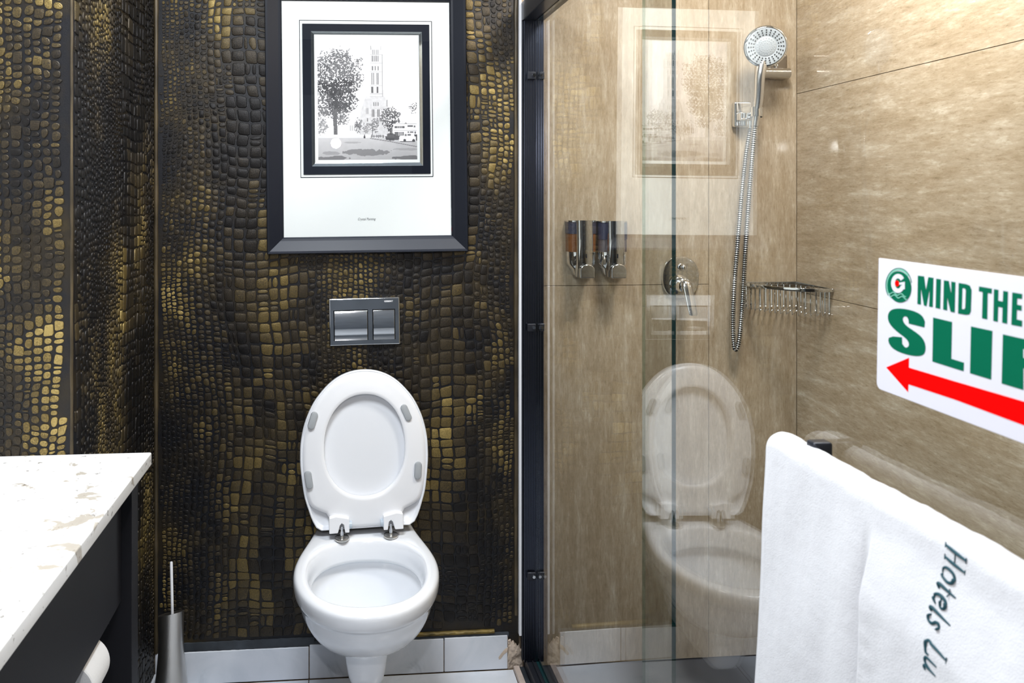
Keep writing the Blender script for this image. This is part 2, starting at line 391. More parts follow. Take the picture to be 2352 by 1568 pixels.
def build_relief(name, scales, origin, udir, nrm, parent):
    origin, udir, nrm = Vector(origin), Vector(udir), Vector(nrm); vz = Vector((0, 0, 1))
    V, FC, T = [], [], []
    for ch, c, r, tint in scales:
        n = len(ch); hgt = min(0.0034, 0.0016+r*0.09); b0 = len(V)
        for (sc, h) in ((1.0, -0.0004), (0.93, hgt*0.72), (0.78, hgt)):
            for p in ch:
                x = c[0]+(p[0]-c[0])*sc; y = c[1]+(p[1]-c[1])*sc
                hh = h+(0.0003*noise.noise(Vector((x*200, y*200, r*99))) if h > 0 else 0)
                V.append(origin+udir*x+vz*y+nrm*hh); T.append(tint)
        for s in (0, 1):
            for k in range(n):
                j = (k+1) % n; FC.append((b0+s*n+k, b0+s*n+j, b0+(s+1)*n+j, b0+(s+1)*n+k))
        FC.append(tuple(b0+2*n+k for k in range(n)))
    me = bpy.data.meshes.new(name); me.from_pydata([tuple(v) for v in V], [], FC)
    at = me.attributes.new('tint', 'FLOAT', 'POINT'); at.data.foreach_set('value', T)
    bm = bmesh.new(); bm.from_mesh(me); bmesh.ops.recalc_face_normals(bm, faces=bm.faces[:]); bm.to_mesh(me); bm.free()
    o = link_mesh(name, me, M['croc_scale'], parent, smooth=True); o['kind'] = 'stuff'
    e = o.modifiers.new('es', 'EDGE_SPLIT'); e.split_angle = math.radians(30)
    return o

# ------------------------------------------------------------------ room shell
wall_back = structure(obj('wall_back', bx((XL-0.02, 0, 0), (XT, 0.12, ZC)), M['croc_groove']), 'black and gold crocodile embossed wallpaper wall behind the toilet')
build_relief('embossed_scales', scale_relief(XT-XL-0.028, SKZ+0.03, 2.41, 0.53, 0.01, 0.0140, 0.034, 3), (XL+0.014, 0, 0), (1, 0, 0), (0, -1, 0), wall_back)
wall_left = structure(obj('wall_left', bx((XW-0.1, YP+0.004, 0), (XL, 0.12, ZC)), M['croc_groove']), 'crocodile embossed wallpaper pier left of the toilet niche')
build_relief('embossed_scales', scale_relief(-YP-0.026, 0.02, 2.41, 0.53, -0.06, 0.013, 0.036, 5, 0.36), (XL, -0.006, 0), (0, -1, 0), (1, 0, 0), wall_left)
build_relief('embossed_scales', scale_relief(0.49, 0.80, 2.41, 0.53, 0.43, 0.018, 0.036, 8, 0.66), (XL-0.498, YP+0.004, 0), (1, 0, 0), (0, -1, 0), wall_left)
# painted seam beads at the wallpaper edges
def bead(p0, p1, r, m, parent):
    bm = bmesh.new(); n = 60; p0, p1 = Vector(p0), Vector(p1)
    pts = [p0.lerp(p1, k/n) + Vector((0.0012*noise.noise(Vector((0, k*0.7, p0.x*9))), 0.0012*noise.noise(Vector((5, k*0.7, 1))), 0)) for k in range(n+1)]
    tube(bm, pts, [r*(0.7+0.5*abs(noise.noise(Vector((k*0.3, 2, p0.x))))) for k in range(n+1)], 8); return obj('seam_bead', bm, m, parent, True)
M['seam'] = simple('aged_gold_seam', (0.065, 0.048, 0.025), 0.45, metal=0.3, var=0.7, bscale=60)
bead((XL+0.005, -0.005, SKZ), (XL+0.005, -0.005, ZC), 0.0075, M['seam'], wall_left)
bead((XL+0.000, YP+0.004, 0.05), (XL+0.000, YP+0.004, ZC), 0.0035, M['seam'], wall_left)
bead((XT-0.008, -0.001, SKZ+0.06), (XT-0.008, -0.001, ZC), 0.007, M['seam'], wall_back)
structure(obj('trim_1', bx((XT-0.001, -0.016, 0.10), (XT+0.0062, 0.0, 2.3)), M['silver_trim'], bevel=0.0012), 'thin white metal edge strip between wallpaper and shower frame')

wall_shower = structure(obj('wall_shower', bx((XT, 0.0065, 0), (XR+0.02, 0.12, ZC)), M['beige_grout']), 'beige travertine tiled back wall of the shower')
zj = PY(1500, 654)[2]
xj = PY(1628, 450)[0]
def tile(bm_a, bm_b, mat, par, bev=0.0012):
    return obj('tile', bx(bm_a, bm_b), mat, par, bevel=bev, seg=1)
g = 0.0007
for (xa, xb, zz) in ((XT+0.008, xj, (0.0, zj, ZC)), (xj, XR, (0.0, ZC))):
    for za, zb in zip(zz, zz[1:]):
        za = max(0, za); zb = min(ZC, zb)
        if zb-za > 0.02: tile((xa+g, 0.0, za+g), (xb-g, 0.008, zb-g), M['trav_v'], wall_shower, 0.0006)
# right wall, swung a little off square
RT = 0.026
wall_right = structure(obj('wall_right', bx((XR+0.0065, YF, 0), (XR+0.12, 0.12, ZC), RZ(-RT), (XR, 0, 0)), M['beige_grout']), 'beige travertine tiled right wall of the shower')
zr = PX(2213, 126, XR-0.01)[2]
for za, zb in ((0, zr-1.2), (zr-1.2, zr-0.6), (zr-0.6, zr), (zr, zr+0.6), (zr+0.6, ZC)):
    yy = (0.0, -1.12, -2.32, YF)
    for ya, yb in zip(yy, yy[1:]):
        za = max(0, za); zb = min(zb, ZC)
        if zb-za > 0.02: obj('tile', bx((XR, yb+g, za+g), (XR+0.008, ya-g, zb-g), RZ(-RT), (XR, 0, 0)), M['trav_h'], wall_right, bevel=0.0006, seg=1)
structure(obj('wall_far_left', bx((XW-0.1, YF, 0), (XW, YP+0.004, ZC)), M['white_paint']))
structure(obj('wall_front', bx((XW-0.1, YF-0.1, 0), (XR+0.12, YF, ZC)), M['croc_groove']))
structure(obj('reflection_door', bx((-0.35, YF+0.001, 0.002), (0.42, YF+0.03, 2.05)), M['added_door']), 'added grey door behind the viewpoint, put in for reflections')  # unseen door, added to show up in the reflections
structure(obj('ceiling', bx((XW-0.1, YF-0.1, ZC), (XR+0.12, 0.12, ZC+0.1)), M['white_paint']))
# floors
XTH = XB(0)-0.028
floor = structure(obj('floor', bx((XW-0.1, YF-0.1, -0.1), (XTH+0.002, 0.12, -0.0015)), M['grout']), 'white marble tiled bathroom floor with brown grout')
x710 = PY(710, 1556)[0]
xs = [x710-1.2, x710-0.6, x710, XTH-0.004]; ys = [YF]+[-0.6*k for k in range(4, -1, -1)]
for xa, xb in zip(xs, xs[1:]):
    for ya, yb in zip(ys, ys[1:]):
        obj('tile', bx((max(xa, XW)+0.0012, ya+0.0012, -0.01), (xb-0.0012, min(yb, -0.009)-0.0012, 0.0)), M['marble'], floor, bevel=0.0012, seg=1)
structure(obj('shower_floor', bx((XTH+0.002, YF-0.1, -0.1), (XR+0.12, 0.12, -0.001)), M['shower_floor']), 'dark grey shower floor')
# skirting tiles
XS1 = PY(1167, 1500, -0.009)[0]
base = structure(obj('baseboard_back', bx((XL, -0.005, 0), (XS1, 0.0, SKZ-0.003)), M['grout']), 'row of white marble skirting tiles under the dark wallpaper')
cuts = [XL+0.002, PY(710, 1500, -0.009)[0], PY(1020, 1500, -0.009)[0], XS1]
tops = [0.090, 0.0955, 0.0965]
for i in range(3):
    obj('tile', bx((cuts[i]+0.0013, -0.009, 0.0015), (cuts[i+1]-0.0013, -0.001, tops[i]+0.003)), M['marble'], base, bevel=0.0015, seg=1)
lb = structure(obj('baseboard_left', bx((XL, YP+0.01, 0), (XL+0.004, -0.009, 0.037)), M['grout']), 'white marble skirting tiles along the niche side wall')
for ya, yb in ((-0.34, -0.010), (YP+0.012, -0.343)):
    obj('tile', bx((XL+0.001, ya, 0.0015), (XL+0.009, yb, 0.038)), M['marble'], lb, bevel=0.0015, seg=1)
# edge strips between wallpaper and skirting
def rough_strip(name, x0, x1, z0, z1, m, parent, yf=-0.006, amp=0.002):
    bm = bmesh.new(); n = int((x1-x0)/0.006)+2; rings = []
    for k in range(n):
        x = x0+(x1-x0)*k/(n-1); w1 = amp*noise.noise(Vector((x*60, 1, 0))); w2 = amp*noise.noise(Vector((x*75, 9, 0)))
        rings.append([(x, 0.0, z0), (x, yf+w2, z0+0.001), (x, yf+w2*0.5, (z0+z1)/2), (x, yf*0.55+w2, z1+w1-0.001), (x, 0.0, z1+w1)])
    loft(bm, rings); return obj(name, bm, m, parent, True)
rough_strip('slate_edge', XL+0.01, PY(722, 1480)[0], 0.094, 0.117, M['slate'], wall_back)
rough_strip('gold_edge', PY(955, 1460)[0], PY(1135, 1460)[0], 0.1065, 0.1165, M['gold'], wall_back, -0.008, 0.001)
rough_strip('slate_edge', PY(722, 1480)[0], XT-0.03, 0.094, 0.1065, M['slate'], wall_back)
# crumbling plaster in the corner
def plaster():
    bm = bmesh.new(); x0, x1, z0, z1 = XS1-0.001, XT+0.010, 0.0, 0.098; n, k = 18, 30; g_ = []
    for j in range(k+1):
        row = []
        for i in range(n+1):
            x = x0+(x1-x0)*i/n; top = z1-0.030*(i/n)-0.016*abs(math.sin(i*0.9))-0.010*noise.noise(Vector((i*0.8, 4, 0))); z = z0+(top-z0)*j/k
            y = -0.005-0.0025*noise.noise(Vector((x*140, z*140, 2)))-0.005*noise.noise(Vector((x*50, z*50, 7)))
            row.append(bm.verts.new((x, y, z)))
        g_.append(row)
    for j in range(k):
        for i in range(n): bm.faces.new((g_[j][i], g_[j][i+1], g_[j+1][i+1], g_[j+1][i]))
    o = obj('crumbling_plaster', bm, M['plaster'], wall_back); s = o.modifiers.new('s', 'SOLIDIFY'); s.thickness = 0.004; s.offset = -1
    bm = bmesh.new()                                               # dried filler smeared over the last skirting tile
    pts = [PY(1167, 1486, -0.0095), PY(1165, 1497, -0.0095), PY(1157, 1503, -0.0095), PY(1150, 1513, -0.0095), PY(1146, 1514, -0.0095), PY(1145, 1509, -0.0095), PY(1153, 1498, -0.0095), PY(1160, 1490, -0.0095)]
    prism(bm, pts, (0, 0.001, 0)); obj('filler_smear', bm, M['plaster'], wall_back)
plaster()

# ------------------------------------------------------------------ picture
def picture():
    c = PY(844, 275, -0.02); tilt = RY(-math.radians(0.55)); cen = Vector((c.x, 0, c.z))
    R = thing('framed_picture', 'black framed black and white photograph of a church tower with wide white mat', 'picture', (c.x, 0, c.z))
    def P(px, py, y): p = PY(px, py, y); return p
    s = (PY(1036, 275, -0.02)-PY(650, 275, -0.02)).x/386
    def q(px, py): return Vector(((px-844)*s, 0, -(py-275)*s))      # picture plane coordinates
    def put(bm): bmesh.ops.transform(bm, matrix=Matrix.Translation(cen) @ tilt, verts=bm.verts[:]); return bm
    def slab(x0, y0, x1, y1, ya, yb):
        a, b = q(x0, y1), q(x1, y0); return bx((a.x, ya, a.z), (b.x, yb, b.z))
    # moulding, four mitred lengths, outer edge proud, sloping to the sight edge
    W = 37*s; a, b = q(651, 543), q(1036, 3)
    x0, x1, z0, z1 = a.x, b.x, a.z, b.z
    prof = [(0, -0.019), (0.004, -0.0235), (0.010, -0.025), (W-0.008, -0.040), (W-0.002, -0.040), (W, -0.036), (W, -0.004), (0, -0.004)]
    cor = [(x0, z0, -1, -1), (x1, z0, 1, -1), (x1, z1, 1, 1), (x0, z1, -1, 1)]
    for i in range(4):
        A, B = cor[i], cor[(i+1) % 4]; bm = bmesh.new()
        rings = [[(C[0]+C[2]*w, y, C[1]+C[3]*w) for w, y in prof] for C in (A, B)]
        loft(bm, rings); obj('frame_side', put(bm), M['frame_lit'] if i == 0 else M['black_gloss'], R)
    obj('mat_board', put(slab(650, 2, 1037, 544, -0.017, -0.006)), M['mat_board'], R)
    bm = bmesh.new()
    for (u0, v0, u1, v1) in ((690, 46.5, 995, 47.8), (690, 405.6, 995, 407.4), (690, 47, 691.4, 406), (993.8, 47, 995.4, 406)):
        a, b = q(u0, v1), q(u1, v0); box(bm, (a.x, -0.0175, a.z), (b.x, -0.0165, b.z))
    obj('border_line', put(bm), M['ink'], R)
    obj('inner_black_panel', put(slab(697, 55, 989, 400, -0.0205, -0.0170)), M['ink'], R, bevel=0.0008, seg=1)
    # bevelled glass strip round the print
    a, b = q(724, 374), q(964, 80); w = 7.5*s; cor = [(a.x, a.z, -1, -1), (b.x, a.z, 1, -1), (b.x, b.z, 1, 1), (a.x, b.z, -1, 1)]
    pr = [(0, -0.0262), (0.001, -0.0265), (w, -0.0215), (w, -0.0205), (0, -0.0205)]
    for i in range(4):
        bm = bmesh.new(); A, B = cor[i], cor[(i+1) % 4]
        loft(bm, [[(C[0]+C[2]*k, y, C[1]+C[3]*k) for k, y in pr] for C in (A, B)]); obj('bevelled_edge', put(bm), M['bevel_glass'], R)
    obj('print_margin', put(slab(724, 80, 964, 374, -0.0245, -0.0205)), M['mat_board'], R)
    # the photograph itself: a flat print
    nx, nz = 236, 296
    jj, ii = np.mgrid[0:nz, 0:nx].astype(float)
    X = 95+(ii+0.5)/nx*(1143-95); Y = 100+(jj+0.5)/nz*(1415-100)
    rng = np.random.RandomState(4)
    def vn(sx, sy, oct=3):
        out = np.zeros_like(X); amp = 1; tot = 0
        for o in range(oct):
            gx = rng.rand(int(1400/sy)+4, int(1200/sx)+4); fx = (X-60)/sx; fy = (Y-60)/sy
            ix = fx.astype(int); iy = fy.astype(int); tx = fx-ix; ty = fy-iy; tx = tx*tx*(3-2*tx); ty = ty*ty*(3-2*ty)
            v = (gx[iy, ix]*(1-tx)+gx[iy, ix+1]*tx)*(1-ty)+(gx[iy+1, ix]*(1-tx)+gx[iy+1, ix+1]*tx)*ty
            out += v*amp; tot += amp; amp *= 0.6; sx /= 2; sy /= 2
        return out/tot
    im = np.ones_like(X)*0.99
    nA, nB, nC = vn(46, 36), vn(22, 20), vn(11, 11, 2)
    # tower
    def rect(x0, y0, x1, y1, v, al=1.0):
        m = (X >= x0) & (X < x1) & (Y >= y0) & (Y < y1); im[m] = im[m]*(1-al)+v*al
    hw = np.interp(Y, [225, 300, 480, 700, 740, 1150], [48, 62, 68, 72, 76, 80]); tw = (np.abs(X-714) < hw) & (Y > 230) & (Y < 1120); im[tw] = 0.88-0.08*nC[tw]
    base_ = (Y > 740) & (Y < 1150) & (X > np.interp(Y, [740, 900, 1150], [600, 545, 520])) & (X < np.interp(Y, [740, 860, 1150], [800, 840, 840])); im[base_] = 0.86-0.12*nB[base_]
    for x in (655, 760): rect(x, 205, x+7, 250, 0.6)
    for x in (672, 692, 712, 732): rect(x, 250, x+8, 300, 0.62); rect(x-2, 315, x+8, 375, 0.5)
    for x in (668, 698, 728): rect(x, 425, x+12, 470, 0.42)
    for x in (664, 680, 716, 732): rect(x, 495, x+9, 620, 0.5)
    for x in (660, 716): rect(x, 640, x+20, 710, 0.35)
    for yv in (300, 390, 480, 628, 715, 745, 868): rect(646, yv, 786, yv+5, 0.72)
    for x in (776,): rect(x, 300, x+6, 750, 0.65)
    for x in (680, 702, 724): rect(x, 808, x+12, 845, 0.4)
    for x in (662, 678, 722, 738): rect(x, 880, x+11, 960, 0.42); 
    for x in (600, 616): rect(x, 870, x+10, 930, 0.62)
    for x in (610, 720, 745): rect(x, 975, x+12, 1010, 0.5)
    rect(818, 780, 830, 850, 0.6)
    for x in range(430, 560, 22): rect(x, 1050, x+10, 1110, 0.72)
    # ground
    gr = Y > 1150; im[gr] = (0.80-0.10*(Y[gr]-1150)/265-0.05*nA[gr])
    im[(Y > 1150) & (Y < 1185) & (X < 900)] = 0.86
    curb = np.abs(Y-np.interp(X, [640, 850, 1143], [1188, 1222, 1280])) < 4; im[curb & (X > 640)] = 0.45
    def shade(cx_, cy_, rx, ry, v, nz_=nA, th=0.6):
        d = ((X-cx_)/rx)**2+((Y-cy_)/ry)**2+(nz_-0.5)*1.1; m = d < th; im[m] = im[m]*0.25+v*0.75
    shade(600, 1338, 290, 45, 0.42); shade(240, 1400, 230, 34, 0.35); shade(1100, 1400, 260, 34, 0.33); shade(220, 1345, 120, 26, 0.55); shade(460, 1232, 130, 14, 0.6); shade(1030, 1305, 160, 16, 0.6)
    # people / far trees
    def tree(blobs, dens=0.0):
        for (cx_, cy_, rx, ry, v, k) in blobs:
            d = np.sqrt(((X-cx_)/rx)**2+((Y-cy_)/ry)**2); m = (d+(nA-0.5)*0.9 < 1.0) & (nC+0.35*(nB-0.5) > 0.30+k+0.30*np.clip(d-0.35, 0, 1))
            im[m] = (v-0.13)*0.5+im[m]*0.08+0.75*(v-0.05)*np.clip(nC[m]*1.6-0.45, 0, 1.3)+0.06*rng.rand(m.sum())
    tree([(520, 1060, 45, 90, 0.45, 0.08), (600, 1080, 50, 70, 0.6, 0.12), (690, 1050, 60, 80, 0.5, 0.1), (860, 970, 100, 120, 0.38, 0.02), (870, 1060, 60, 60, 0.3, 0.02), (1120, 870, 60, 60, 0.5, 0.12), (1000, 1040, 60, 25, 0.6, 0.1)])
    rect(850, 1080, 880, 1150, 0.25, 0.8); rect(664, 1060, 672, 1160, 0.4, 0.8)
    rect(576, 1165, 592, 1188, 0.15); rect(581, 1150, 587, 1168, 0.2)
    for x in range(660, 800, 24): shade(x, 1166, 14, 18, 0.4, nB, 0.7)
    # bus
    rect(890, 1035, 1140, 1185, 0.93); rect(890, 1032, 1140, 1037, 0.6); rect(905, 1058, 1010, 1082, 0.35); rect(1040, 1052, 1100, 1068, 0.4); rect(1106, 1056, 1125, 1072, 0.4)
    for x in range(915, 1010, 16): rect(x, 1058, x+3, 1082, 0.9)
    rect(905, 1120, 1000, 1160, 0.4); rect(1040, 1118, 1060, 1132, 0.4); rect(1068, 1118, 1105, 1130, 0.35); rect(1115, 1118, 1130, 1140, 0.3); rect(1110, 1150, 1143, 1215, 0.25)
    for x in range(915, 1000, 14): rect(x, 1120, x+3, 1160, 0.9)
    rect(890, 1104, 1140, 1107, 0.7)
    # dark car, white car
    shade(862, 1175, 56, 44, 0.15, nC, 0.9); rect(810, 1185, 945, 1205, 0.25); rect(900, 1160, 960, 1200, 0.3)
    car = ((np.abs(X-1040) < 88) & (Y > 1170) & (Y < 1218)) | ((((X-1055)/62)**2+((Y-1172)/36)**2 < 1)); im[car] = 0.95
    rect(1010, 1146, 1032, 1164, 0.5); rect(1040, 1144, 1078, 1162, 0.42); rect(960, 1218, 1120, 1228, 0.35)
    for cxx in (1010, 1105): im[((X-cxx)/15)**2+((Y-1212)/15)**2 < 1] = 0.25
    # big tree
    tree([(300, 430, 250, 185, 0.42, 0.055), (320, 330, 170, 95, 0.48, 0.08), (150, 560, 110, 180, 0.38, 0.03), (470, 560, 110, 110, 0.42, 0.05), (290, 690, 220, 130, 0.20, -0.06), (290, 820, 160, 130, 0.22, -0.06), (400, 780, 110, 140, 0.34, 0.0), (150, 850, 110, 150, 0.45, 0.05), (330, 960, 100, 100, 0.45, 0.07), (140, 1050, 70, 110, 0.6, 0.1)])
    tk = (np.abs(X-276-(Y-1000)*0.02) < 20+np.clip((1000-Y)*0.05, 0, 10)) & (Y > 880) & (Y < 1150); im[tk] = 0.28+0.15*nC[tk]
    im = np.clip(im, 0.08, 1)
    lin = np.where(im < 0.04045, im/12.92, ((im+0.055)/1.055)**2.4)
    a, b = q(731, 367), q(958, 82)
    gx = np.linspace(a.x, b.x, nx+1); gz = np.linspace(b.z, a.z, nz+1)
    me = bpy.data.meshes.new('photo_print'); vx, vz = np.meshgrid(gx, gz)
    co = np.stack([vx.ravel(), np.full(vx.size, -0.0247), vz.ravel()], 1); nv = len(co)
    me.vertices.add(nv); me.vertices.foreach_set('co', co.ravel().astype(np.float32))
    j, i = np.mgrid[0:nz, 0:nx]; v0 = j*(nx+1)+i; fc = np.stack([v0+(nx+1), v0+(nx+2), v0+1, v0], -1).reshape(-1, 4)
    me.loops.add(fc.size); me.loops.foreach_set('vertex_index', fc.ravel().astype(np.int32))
    me.polygons.add(len(fc)); me.polygons.foreach_set('loop_start', np.arange(0, fc.size, 4, dtype=np.int32)); me.polygons.foreach_set('loop_total', np.full(len(fc), 4, np.int32))
    me.update(calc_edges=True)
    at = me.attributes.new('ink', 'FLOAT', 'FACE'); at.data.foreach_set('value', lin.ravel().astype(np.float32))
    m, nt, bs = new_mat('photo_print_ink'); an = N(nt, 'ShaderNodeAttribute', attribute_name='ink'); rr = ramp(nt, [(0, (0.004, 0.004, 0.008)), (1, (0.98, 0.98, 1.0))])
    L(nt, an.outputs['Fac'], rr.inputs[0]); L(nt, rr.outputs[0], bs.inputs['Base Color']); bs.inputs['Roughness'].default_value = 0.5
    me.transform(Matrix.Translation(cen) @ tilt); o = link_mesh('photo_print', me, m, R)
    # caption
    t = text_mesh('Crystal Painting', 0.0098, 0.35); t.transform(Matrix.Translation(cen) @ tilt @ Matrix.Translation(q(819, 506)+Vector((0, -0.0173, 0))) @ RX(PI/2) @ Matrix.Diagonal((0.83, 1.05, 1, 1)))
    link_mesh('caption', t, M['ink'], R)
    obj('picture_glass', put(slab(650, 2, 1037, 544, -0.0275, -0.0270)), M['pic_glass'], R)
picture()

# ------------------------------------------------------------------ flush plate
def flush_plate():
    c = PY(837.5, 738.5, -0.012); cen = Vector((c.x, 0, c.z)); tl = RY(-math.radians(0.9))
    R = thing('flush_plate', 'chrome dual flush plate on the dark wallpaper above the toilet', 'flush plate', cen)
    s = (PY(918, 739, -0.012)-PY(757, 739, -0.012)).x/161
    def put(bm): bmesh.ops.transform(bm, matrix=Matrix.Translation(cen) @ tl, verts=bm.verts[:]); return bm
    def rc(x0, z0, x1, z1, y0, y1): return bx(((x0-837.5)*s, y0, -(z1-738.5)*s), ((x1-837.5)*s, y1, -(z0-738.5)*s))
    obj('plate', put(rc(756, 684, 919, 793, -0.012, 0.0)), M['chrome'], R, bevel=0.0035, seg=3)
    for (x0, x1) in ((768.5, 843.5), (857.5, 906)):
        z0, z1 = 713.0, 780.0; bm = bmesh.new(); rings = []; n = 14
        for xx in (x0, x1):
            r_ = []
            for k in range(n+1):
                t = k/n; z = z0+(z1-z0)*t
                y = -0.0125-0.0055*math.sin(PI*min(1, t*1.05))*0.9-0.004*max(0, (t-0.86)/0.14)
                r_.append(((xx-837.5)*s, y, -(z-738.5)*s))
            r_ += [((xx-837.5)*s, -0.008, -(z1-738.5)*s), ((xx-837.5)*s, -0.008, -(z0-738.5)*s)]
            rings.append(r_)
        loft(bm, rings); obj('flush_button', put(bm), M['chrome'], R, bevel=0.0008, seg=2)
        obj('button_gap_shade', put(rc(x0-2.2, z0-2.5, x1+2.2, z1+0.8, -0.01225, -0.0115)), M['groove_shade'], R)  # dark sheet laid in as the shade round the button
    t = text_mesh('GEBERIT', 0.0078, 0, 0.0002); t.transform(Matrix.Translation(cen) @ tl @ Matrix.Translation(Vector(((883-837.5)*s, -0.0125, -(694.5-738.5)*s))) @ RX(PI/2) @ Matrix.Diagonal((0.88, 0.8, 1, 1)))
    link_mesh('lettering', t, M['silver_trim'], R)
flush_plate()

# ------------------------------------------------------------------ toilet
XTO = 0.046; ZR = 0.452
def outline(hw, sf, hwb, sm=0.29, n=60, p=2.1):
    pts = []
    for k in range(n+1):
        s_ = sf*(1-math.cos(PI*0.5*k/n)) if False else sf*math.sin(PI/2*k/n)
        if s_ <= sm:
            t = s_/sm; t = t*t*(3-2*t); w = hwb+(hw-hwb)*t
        else:
            w = hw*max(0, 1-((s_-sm)/(sf-sm))**p)**(1/p)
        pts.append((w, s_))
    return pts
def ray_ring(poly, cx_, cs_, n=72):
    out = []
    for i in range(n):
        th = 2*PI*(i+0.5)/n; dx, ds = math.sin(th), math.cos(th); best = None
        for k in range(len(poly)):
            (x1, y1), (x2, y2) = poly[k], poly[(k+1) % len(poly)]
            ex, ey = x2-x1, y2-y1; den = dx*ey-ds*ex
            if abs(den) < 1e-12: continue
            t = ((x1-cx_)*ey-(y1-cs_)*ex)/den; u = ((x1-cx_)*ds-(y1-cs_)*dx)/den
            if t > 0 and -1e-6 <= u <= 1+1e-6 and (best is None or t > best): best = t
        out.append((cx_+dx*(best or 0.001), cs_+ds*(best or 0.001)))
    return out
def toilet():
    R = thing('wall_hung_toilet', 'white ceramic wall-hung toilet with its lid and seat raised', 'toilet', (XTO, 0, ZR))
    def full(hw, sf, hwb, sm=0.29, p=2.1, s0=0.001):
        o = outline(hw, sf, hwb, sm, p=p); poly = [(w, max(s, s0)) for w, s in o]+[(-w, max(s, s0)) for w, s in o[::-1]]
        return poly
    def ring(poly, z, cs_=0.28): return [Vector((XTO+x, -s, z)) for x, s in ray_ring(poly, 0, cs_)]
    def egg(hw, s0, s1, sc=0.45, p=2.3):
        c = s0+(s1-s0)*sc; out = []
        for k in range(64):
            th = 2*PI*k/64; x = math.sin(th); y = math.cos(th)
            r = (abs(x)**p+abs(y)**p)**(-1/p); out.append((hw*x*r, c+(s1-c if y > 0 else c-s0)*y*r))
        return out
    rings = []; _e = egg
    def egg(hw, s0, s1): return _e(hw+(0.005 if hw > 0.12 else 0), s0-(0.012 if hw > 0.12 else 0), s1+(0.004 if hw > 0.12 else 0))
    cI = 0.31
    rings.append(ring(egg(0.035, 0.20, 0.27), 0.235, 0.235))
    rings.append(ring(egg(0.075, 0.17, 0.33), 0.25, 0.25))
    rings.append(ring(egg(0.115, 0.15, 0.41), 0.30, 0.28))
    rings.append(ring(egg(0.140, 0.14, 0.465), 0.36, 0.30))
    rings.append(ring(egg(0.148, 0.138, 0.485), 0.385, cI))
    rings.append(ring(egg(0.149, 0.138, 0.487), 0.390, cI))
    rings.append(ring(egg(0.133, 0.156, 0.470), 0.392, cI))
    rings.append(ring(egg(0.133, 0.156, 0.470), 0.400, cI))
    rings.append(ring(egg(0.138, 0.152, 0.475), 0.430, cI))
    rings.append(ring(egg(0.142, 0.148, 0.479), ZR-0.010, cI))
    rings.append(ring(egg(0.146, 0.145, 0.483), ZR-0.003, cI))
    rings.append(ring(egg(0.152, 0.139, 0.489), ZR, cI))
    for d, z in ((0.012, ZR), (0.006, ZR-0.0025), (0.002, ZR-0.007), (0.0, ZR-0.014)):
        rings.append(ring(full(0.184-d, 0.532-d, 0.135-d), z, cI))
    rings.append(ring(full(0.183, 0.530, 0.135), ZR-0.035, cI))
    rings.append(ring(full(0.180, 0.526, 0.134), ZR-0.043, cI))
    rings.append(ring(full(0.174, 0.516, 0.133), ZR-0.050, cI))
    rings.append(ring(full(0.171, 0.511, 0.132), ZR-0.060, cI))
    rings.append(ring(full(0.165, 0.498, 0.130), 0.365, 0.28))
    rings.append(ring(full(0.150, 0.470, 0.125), 0.330, 0.27))
    rings.append(ring(full(0.128, 0.432, 0.115), 0.298, 0.25))
    rings.append(ring(full(0.100, 0.385, 0.100), 0.272, 0.22))
    rings.append(ring(full(0.078, 0.355, 0.085), 0.258, 0.20))
    rings.append(ring(full(0.062, 0.338, 0.070), 0.252, 0.19))
    rings.append(ring(full(0.058, 0.333, 0.062), 0.244, 0.18))
    rings.append(ring(full(0.055, 0.328, 0.058), 0.225, 0.18))
    rings.append(ring(full(0.049, 0.318, 0.050), 0.180, 0.18))
    rings.append(ring(full(0.042, 0.305, 0.042), 0.150, 0.18))
    rings.append(ring(full(0.030, 0.285, 0.032), 0.132, 0.17))
    rings.append(ring(full(0.012, 0.250, 0.016), 0.126, 0.16))
    bm = bmesh.new(); loft(bm, rings)
    o = obj('bowl', bm, M['ceramic'], R, True); o.modifiers.clear(); 
    for p in o.data.polygons: p.use_smooth = True
    sb = o.modifiers.new('sub', 'SUBSURF'); sb.levels = 1; sb.render_levels = 1
    bm = bmesh.new(); rg = ring(egg(0.10, 0.155, 0.38), 0.278, 0.26); loft(bm, [rg, [v-Vector((0, 0, 0.004)) for v in rg]]); obj('water', bm, M['water'], R)
    # seat and lid swung up: plane coordinates (u across, v up, w towards the viewer)
    tw = math.radians(3.2); lean = math.radians(5.0)
    hp = Vector((PY(840, 1222, -0.100)[0], -0.100, ZR+0.019))
    T = Matrix.Translation(hp) @ RZ(tw) @ RY(-math.radians(0.6)) @ RX(-lean)
    def W(u, v, w): return T @ Vector((u*1.018, -w, v*0.977))
    lidw = [(0, .1285), (.004, .1315), (.03, .145), (.06, .155), (.10, .166), (.17, .1745), (.21, .1755), (.25, .173), (.30, .162), (.35, .1405), (.385, .115), (.41, .090), (.428, .062), (.439, .030), (.442, 0)]
    from bisect import bisect
    def lw(v, tb): 
        for (a, wa), (b, wb) in zip(tb, tb[1:]):
            if a <= v <= b:
                return wa+(wb-wa)*(v-a)/(b-a)
        return 0
    sp = smooth_path([(w, v, 0) for v, w in lidw], 5); right = [(p.x, p.y) for p in sp]
    poly = right+[(-x, y) for x, y in right[::-1]]
    cv = 0.225
    def pr(poly, k=1.0, d=0.0):
        out = []
        for x, v in ray_ring(poly, 0, cv, 96):
            dx, dv = x, v-cv; l = math.hypot(dx, dv); f = (l*k-d)/l; out.append((dx*f, cv+dv*f))
        return out
    def mk(ringlist, name, mat, cap=True):
        bm = bmesh.new(); loft(bm, [[W(x, v, w) for x, v in r] for r, w in ringlist], cap, cap); return obj(name, bm, mat, R, True)
